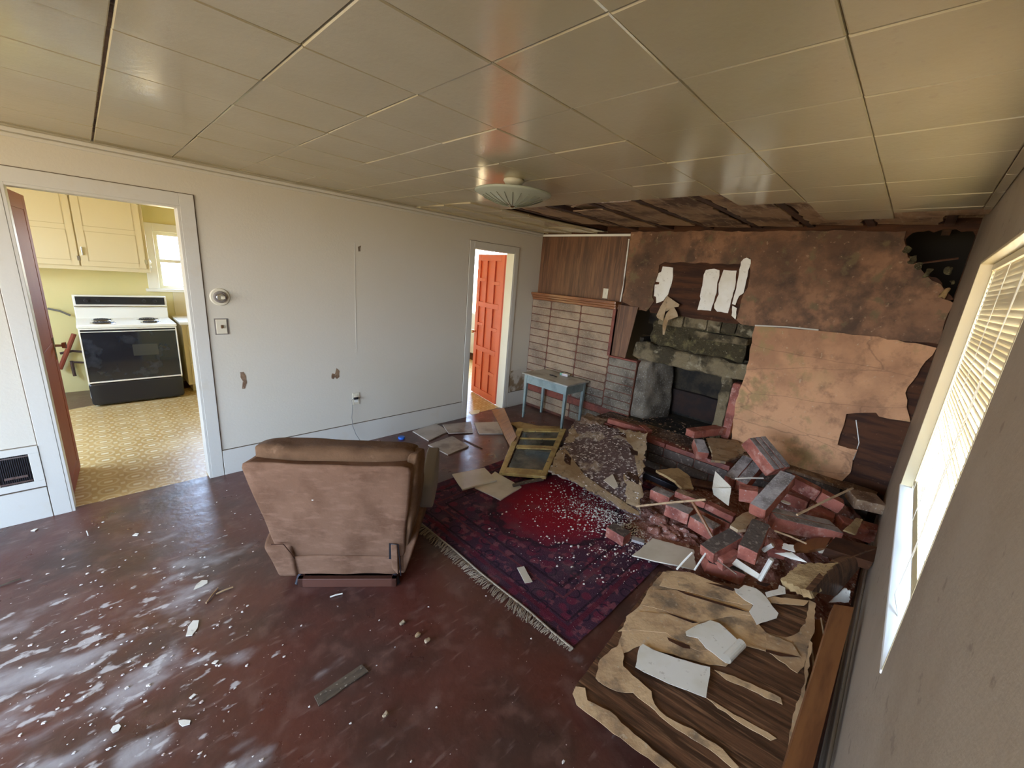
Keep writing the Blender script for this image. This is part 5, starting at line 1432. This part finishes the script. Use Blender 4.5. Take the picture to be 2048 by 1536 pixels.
# yellowish insulation slab and the beam behind it
A = [P(*S(1085, 1310), .24), P(*S(1230, 1190), .30), P(*S(1520, 1180), .36), P(*S(1310, 1400), .30)]
sl_ = thing('insulation_slab', 'thick tan crumbling slab beside the window wall below the bricks', 'slab', tuple(sum(A, Vector()) / 4 - Vector((0, 0, .2))))
build('slab', sheet(A, .05, 16, 14, .02, .02, 9, nf=6), yfibre, sl_)
A2 = [P(*S(1310, 1405), .305), P(*S(1530, 1190), .365), P(*S(1790, 1080), .38), P(*S(1640, 1290), .34)]
one('timber_beam', sheet([P(*S(1330, 1400), .30), P(*S(1520, 1180), .355), P(*S(1800, 1090), .37), P(*S(1500, 1440), .16)], .03, 8, 8, .004, .004, 4), walnut, 'wide brown board sloping down beside the tan slab', 'board')
A = [P(*S(1430, 1080), .37), P(*S(1500, 1000), .38), P(*S(1830, 1080), .37), P(*S(1780, 1190), .35)]
one('timber_beam', sheet(A, .06, 8, 4, .003, .003, 3), darkw, 'dark brown beam reaching to the window wall behind the tan slab', 'beam')
A = [P(*S(1560, 950), .37), P(*S(1655, 860), .39), P(*S(1705, 872), .38), P(*S(1655, 985), .36)]
one('board_scrap', sheet(A, .012, 6, 5, .003, .006, 5), yfibre, 'yellow scrap lying on bricks near the window wall', 'scrap')
# tan scraps among the bricks
for k, (pl, zz, m, lb) in enumerate((
        ([(558, 275), (700, 285), (790, 300), (835, 380), (700, 450), (590, 440), (600, 380)], .40, fibre, 'tan broken board on the hearth below the red brick'),
        ([(190, 512), (350, 495), (440, 560), (465, 640), (380, 640), (330, 590)], .24, yfibre, 'yellow torn sheet in front of the hearth'),
        ([(730, 915), (800, 850), (880, 800), (960, 810), (930, 850), (850, 945), (790, 950)], .38, fibre, 'tan crumpled scrap above the foreground brick'),
        ([(1195, 1060), (1330, 1010), (1490, 1000), (1430, 1080), (1210, 1105)], .32, orangew, 'orange-brown scrap below the long grey-topped chunk'))):
    q = jag([P(*S(x, y), zz) for x, y in pl], .008, .04, 80 + k)
    one('board_scrap', MB().plate([q], (0, 0, 1), .02), m, lb, 'scrap')
A, B = P(*S(110, 525), .21), P(*S(355, 630), .17)
one('dark_batten', brick_mb(A, B, .05, .05, (0,) * 6, nz=0), [black], 'black batten in front of the hearth beside the yellow sheet', 'batten')
A, B = P(*S(300, 560), .10), P(*S(620, 620), .10)
one('wood_strip', brick_mb(A, B, .10, .02, (0,) * 6, nz=0), [panelw], 'brown strip low against the hearth front', 'strip')
# pale bent sheets and tiles in the pile
q1 = [P(*S(622, 518), .42), P(*S(742, 635), .38), P(*S(700, 662), .33), P(*S(600, 640), .33)]
q2 = [P(*S(600, 642), .33), P(*S(742, 640), .38), P(*S(722, 775), .26), P(*S(610, 690), .26)]
bs = thing('bent_sheet', 'cream bent sheet standing among the bricks', 'sheet', tuple(q1[2] - Vector((0, 0, .1))))
build('upper_leaf', sheet(q1, .004, 5, 5, .002, .003, 2), tilew, bs); build('lower_leaf', sheet(q2, .004, 5, 5, .002, .003, 3), tilew, bs)
wb = [P(*S(10, 1135), .05), P(*S(165, 1008), .06), P(*S(470, 1095), .09), P(*S(485, 1245), .10)]
one('white_board', sheet(wb, .008, 12, 10, .004, .008, 12), tilew, 'cream board spanning the rug edge and the veneer board', 'board')
wb = [P(*S(700, 1170), .17), P(*S(735, 1130), .20), P(*S(948, 1272), .20), P(*S(935, 1308), .17)]
one('white_board', sheet(wb, .014, 6, 6, .001, .002, 13), tilew, 'small cream tile piece in front of the foreground brick', 'board')
wb = [P(*S(1060, 1118), .31), P(*S(1180, 1110), .33), P(*S(1305, 1190), .33), P(*S(1180, 1165), .30)]
one('paper_strip', sheet(wb, .004, 8, 4, .012, .006, 14), paperw, 'curled white strip beside the tan slab', 'paper')
wb = [P(*S(1120, 1045), .33), P(*S(1200, 1060), .35), P(*S(1210, 1110), .34), P(*S(1105, 1085), .32)]
one('paper_strip', sheet(wb, .004, 6, 4, .010, .006, 15), paperw, 'short white strip above the curled one', 'paper')
wb = [P(*S(1360, 1085), .30), P(*S(1500, 1050), .33), P(*S(1450, 1120), .31), P(*S(1380, 1120), .29)]
one('paper_strip', sheet(wb, .004, 6, 4, .008, .006, 16), paperw, 'white scrap behind the tan slab', 'paper')
wb = [P(*S7(1620, 320), .12), P(*S7(1720, 220), .2), P(*S7(1760, 250), .2), P(*S7(1740, 320), .12)]
one('paper_strip', sheet(wb, .005, 6, 4, .012, .01, 17), paperw, 'white crumpled sheet low against the window wall', 'paper')
c = P(*S(1140, 748), .41)
one('paint_flake', MB().plate([jag([c + Vector((math.cos(a) * .022, math.sin(a) * .03, 0)) for a in [k * math.pi / 5 for k in range(10)]], .004, .02, 2)], (0, 0, 1), .004), paperw, 'round white flake on the shadowed brown brick', 'flake')
# crossing sticks
for (a, za, b, zb, r, m, lb) in (
        ((45, 778), .20, (552, 728), .42, .008, plank, 'pale stick with a pointed end laid across the grey-topped bricks'),
        ((455, 745), .36, (605, 1008), .22, .011, orangew, 'dark brown stick crossing the pale one'),
        ((1222, 840), .42, (1628, 645), .52, .008, plank, 'pale stick leaning at the right of the brick pile'),
        ((1055, 955), .36, (1290, 1050), .34, .006, plank, 'thin pale stick under the long grey-topped chunk'),
        ((950, 1315), .22, (1035, 1165), .38, .013, trim_m, 'cream lath leaning in front of the foreground brick'),
        ((340, 1240), .13, (455, 1115), .22, .006, white, 'thin cream tube on the white board, left one'),
        ((470, 1245), .13, (572, 1095), .23, .006, white, 'thin cream tube on the white board, right one'),
        ((560, 1120), .20, (780, 1275), .17, .006, panelw, 'thin brown strip behind the small cream tile piece'),
        ((770, 575), .45, (975, 572), .47, .006, trim_m, 'white bent twig on top of the red brick pair'),
        ((975, 1100), .30, (1045, 1060), .36, .014, trim_m, 'cream strip upright beside the foreground brick')):
    A, B = P(*S(*a), za), P(*S(*b), zb)
    one('wood_stick', MB().tube([A, (A + B) / 2 + Vector((.0, .0, .004)), B], r, 6), m, lb, 'stick')
# debris further down near the wall
for k, (x, y) in enumerate(((345, 305), (360, 352))):
    pass

# ================================================================== THINGS LYING ON THE OPEN FLOOR
A = [P(628, 1392, .006), P(724, 1328, .006), P(738, 1342, .006), P(637, 1412, .006)]
one('lath_piece', sheet(A, .005, 8, 2, .001, .003, 3), greyplank, 'grey-brown flat lath on the open red floor', 'lath')
A = [P(1034, 1135, .018), P(1048, 1132, .018), P(1065, 1163, .018), P(1050, 1166, .018)]
one('tile_strip', sheet(A, .004, 4, 2, 0, .002, 3), tilew, 'cream strip lying on the near part of the rug', 'strip')
for (a, b, r, m, lb) in (((412, 1206), (436, 1176), .004, plank, 'pale splinter left of the recliner, steeper of two'), ((432, 1188), (466, 1174), .004, plank, 'pale splinter left of the recliner, flatter of two'), ((0, 1172), (42, 1157), .004, greyplank, 'dark twig at the left edge of the floor'), ((660, 1194), (685, 1187), .004, white, 'white bent sliver in front of the recliner'), ((173, 1062), (176, 1071), .003, white, 'tiny white sliver near the kitchen doorway')):
    one('splinter', MB().tube([P(*a, .006), P((a[0] + b[0]) / 2, (a[1] + b[1]) / 2 - 1, .009), P(*b, .006)], r, 5), m, lb, 'splinter')
chips = [((375, 1256), [(1150, 717), (1165, 660), (1195, 622), (1232, 620), (1225, 665), (1190, 712)], 'white angular chip in the middle of the left floor'),
         (None, [(683, 1300), (700, 1275), (735, 1262), (750, 1275), (735, 1300), (700, 1318)], 'white chip near the bottom left of the floor'),
         (None, [(1105, 1240), (1140, 1235), (1180, 1240), (1175, 1262), (1130, 1275), (1110, 1258)], 'white notched chip near the bottom centre of the floor'),
         (None, [(1200, 430), (1215, 400), (1250, 372), (1285, 372), (1285, 390), (1250, 410)], 'pale leaf-like chip left of the recliner'),
         (None, [(820, 95), (840, 80), (860, 82), (850, 96)], 'small grey chip near the doorway threshold'),
         (None, [(190, 66), (210, 55), (235, 52), (215, 66)], 'small white chip by the left baseboard'),
         (None, [(885, 905), (905, 890), (925, 885), (910, 905)], 'small white chip among the floor dust'),
         (None, [(1310, 885), (1330, 870), (1355, 868), (1335, 888)], 'narrow white chip right of the floor dust'),
         (None, [(1170, 1100), (1200, 1075), (1215, 1080), (1185, 1105)], 'narrow white chip above the notched chip')]
for k, (_, pl, lb) in enumerate(chips):
    q = jag([P(x / 3.097, 1040 + y / 3.097, .006) for x, y in pl], .002, .02, 90 + k)
    one('paint_chip', MB().plate([q], (0, 0, 1), .004), paperw, lb, 'paint chip', 'chips on the red floor')
S6 = lambda x, y: (600 + x / 3.097, 1040 + y / 3.097)
for k, (x, y, lb) in enumerate(((635, 635, 'tan crumb on the floor, nearest the recliner'), (730, 710, 'tan crumb on the floor, middle of three'), (790, 745, 'tan crumb on the floor, right one of three'), (530, 1205, 'single yellowish crumb beyond the grey lath'))):
    c = P(*S6(x, y), .01); r = .010
    one('wood_crumb', MB().soft([c + Vector((a * r * 1.4, b * r * .8, d * r * .8)) for d in (-1, 1) for a, b in ((-1, -1), (1, -1), (1, 1), (-1, 1))], .6, 5, .004, 60), fibre, lb, 'crumb')


def scatter(name, n, fn, label, rmin, rmax, seed, m=crumbm):
    rnd = random.Random(seed); mb = MB(); c_ = 0; tries = 0
    while c_ < n and tries < n * 30:
        tries += 1
        q = fn(rnd)
        if q is None: continue
        c_ += 1
        r = rmin + (rmax - rmin) * rnd.random() ** 3.2; a = rnd.uniform(0, 6.28); p = Vector(q)
        pts = []
        K = 5
        for k in range(K):
            an = a + 2 * math.pi * k / K; rr = r * rnd.uniform(.5, 1.1); pts.append(p + Vector((math.cos(an) * rr * 1.3, math.sin(an) * rr, 0)))
        h = r * rnd.uniform(.2, .6)
        top = [x + (p - x) * .3 + Vector((0, 0, h)) for x in pts]
        mb.add(pts + top, [tuple(range(K, 2 * K))] + [(k, (k + 1) % K, K + (k + 1) % K, K + k) for k in range(K)])
    return one(name, mb, m, label, 'crumbs', kind='stuff')


def f_rug(r):
    x, y = r.uniform(1.75, 3.2), r.uniform(.86, 2.0)
    d = math.exp(-(((x - 2.75) / .45) ** 2 + ((y - 1.45) / .42) ** 2)) + .8 * math.exp(-(((x - 2.6) / .35) ** 2 + ((y - .98) / .22) ** 2)) + .25 * math.exp(-(((x - 2.2) / .4) ** 2 + ((y - 1.3) / .4) ** 2))
    d *= .5 + 1.3 * max(0, noise.noise(Vector((x * 7, y * 7, 1))) + .25)
    return (x, y, .013) if r.random() < d else None


scatter('plaster_crumbs', 1500, f_rug, 'white plaster crumbs scattered over the rug', .0022, .011, 2)


def f_dust(r):
    x, y = r.uniform(2.35, 3.3), r.uniform(.9, 1.75)
    d = math.exp(-(((x - 2.62) / .13) ** 2)) * math.exp(-(((y - 1.30) / .34) ** 2)) + .9 * math.exp(-(((x - 2.78) / .2) ** 2 + ((y - 1.0) / .14) ** 2))
    return (x, y, .016) if r.random() < d else None


scatter('plaster_crumbs', 2200, f_dust, 'dense drift of pale crumbs in front of the peeling board', .002, .009, 6)


def f_floor(r):
    x, y = r.uniform(-.9, 1.4), r.uniform(.55, 3.5)
    if (Vector((x, y, 0)) - C0 - CV * .35).length < .62: return None
    d = math.exp(-(((x + .15) / .45) ** 2 + ((y - 1.9) / .8) ** 2)) + .08
    return (x, y, .002) if r.random() < d else None


scatter('floor_crumbs', 700, f_floor, 'white specks of plaster on the open red floor', .0015, .0085, 3)


def f_back(r):
    x, y = r.uniform(2.0, 3.8), r.uniform(2.2, 3.6)
    return (x, y, .002) if r.random() < .5 else None


scatter('floor_crumbs', 160, f_back, 'fine specks around the dusty fallen tiles', .0015, .006, 4)


def f_hearth(r):
    x, y = r.uniform(3.82, 4.6), r.uniform(.95, 2.1)
    return (x, y, .303) if r.random() < .7 else None


scatter('hearth_crumbs', 420, f_hearth, 'loose rubble crumbs on top of the raised hearth', .004, .022, 7, tanbrick)
build('fringe_knots', MB().tube([(rx0 + .006 + noise.noise(Vector(((ry0 + k * .05) * 3, 0, 0))) * .012, ry0 + k * .05, .012) for k in range(36)], .006, 6), fringe_m, rg)
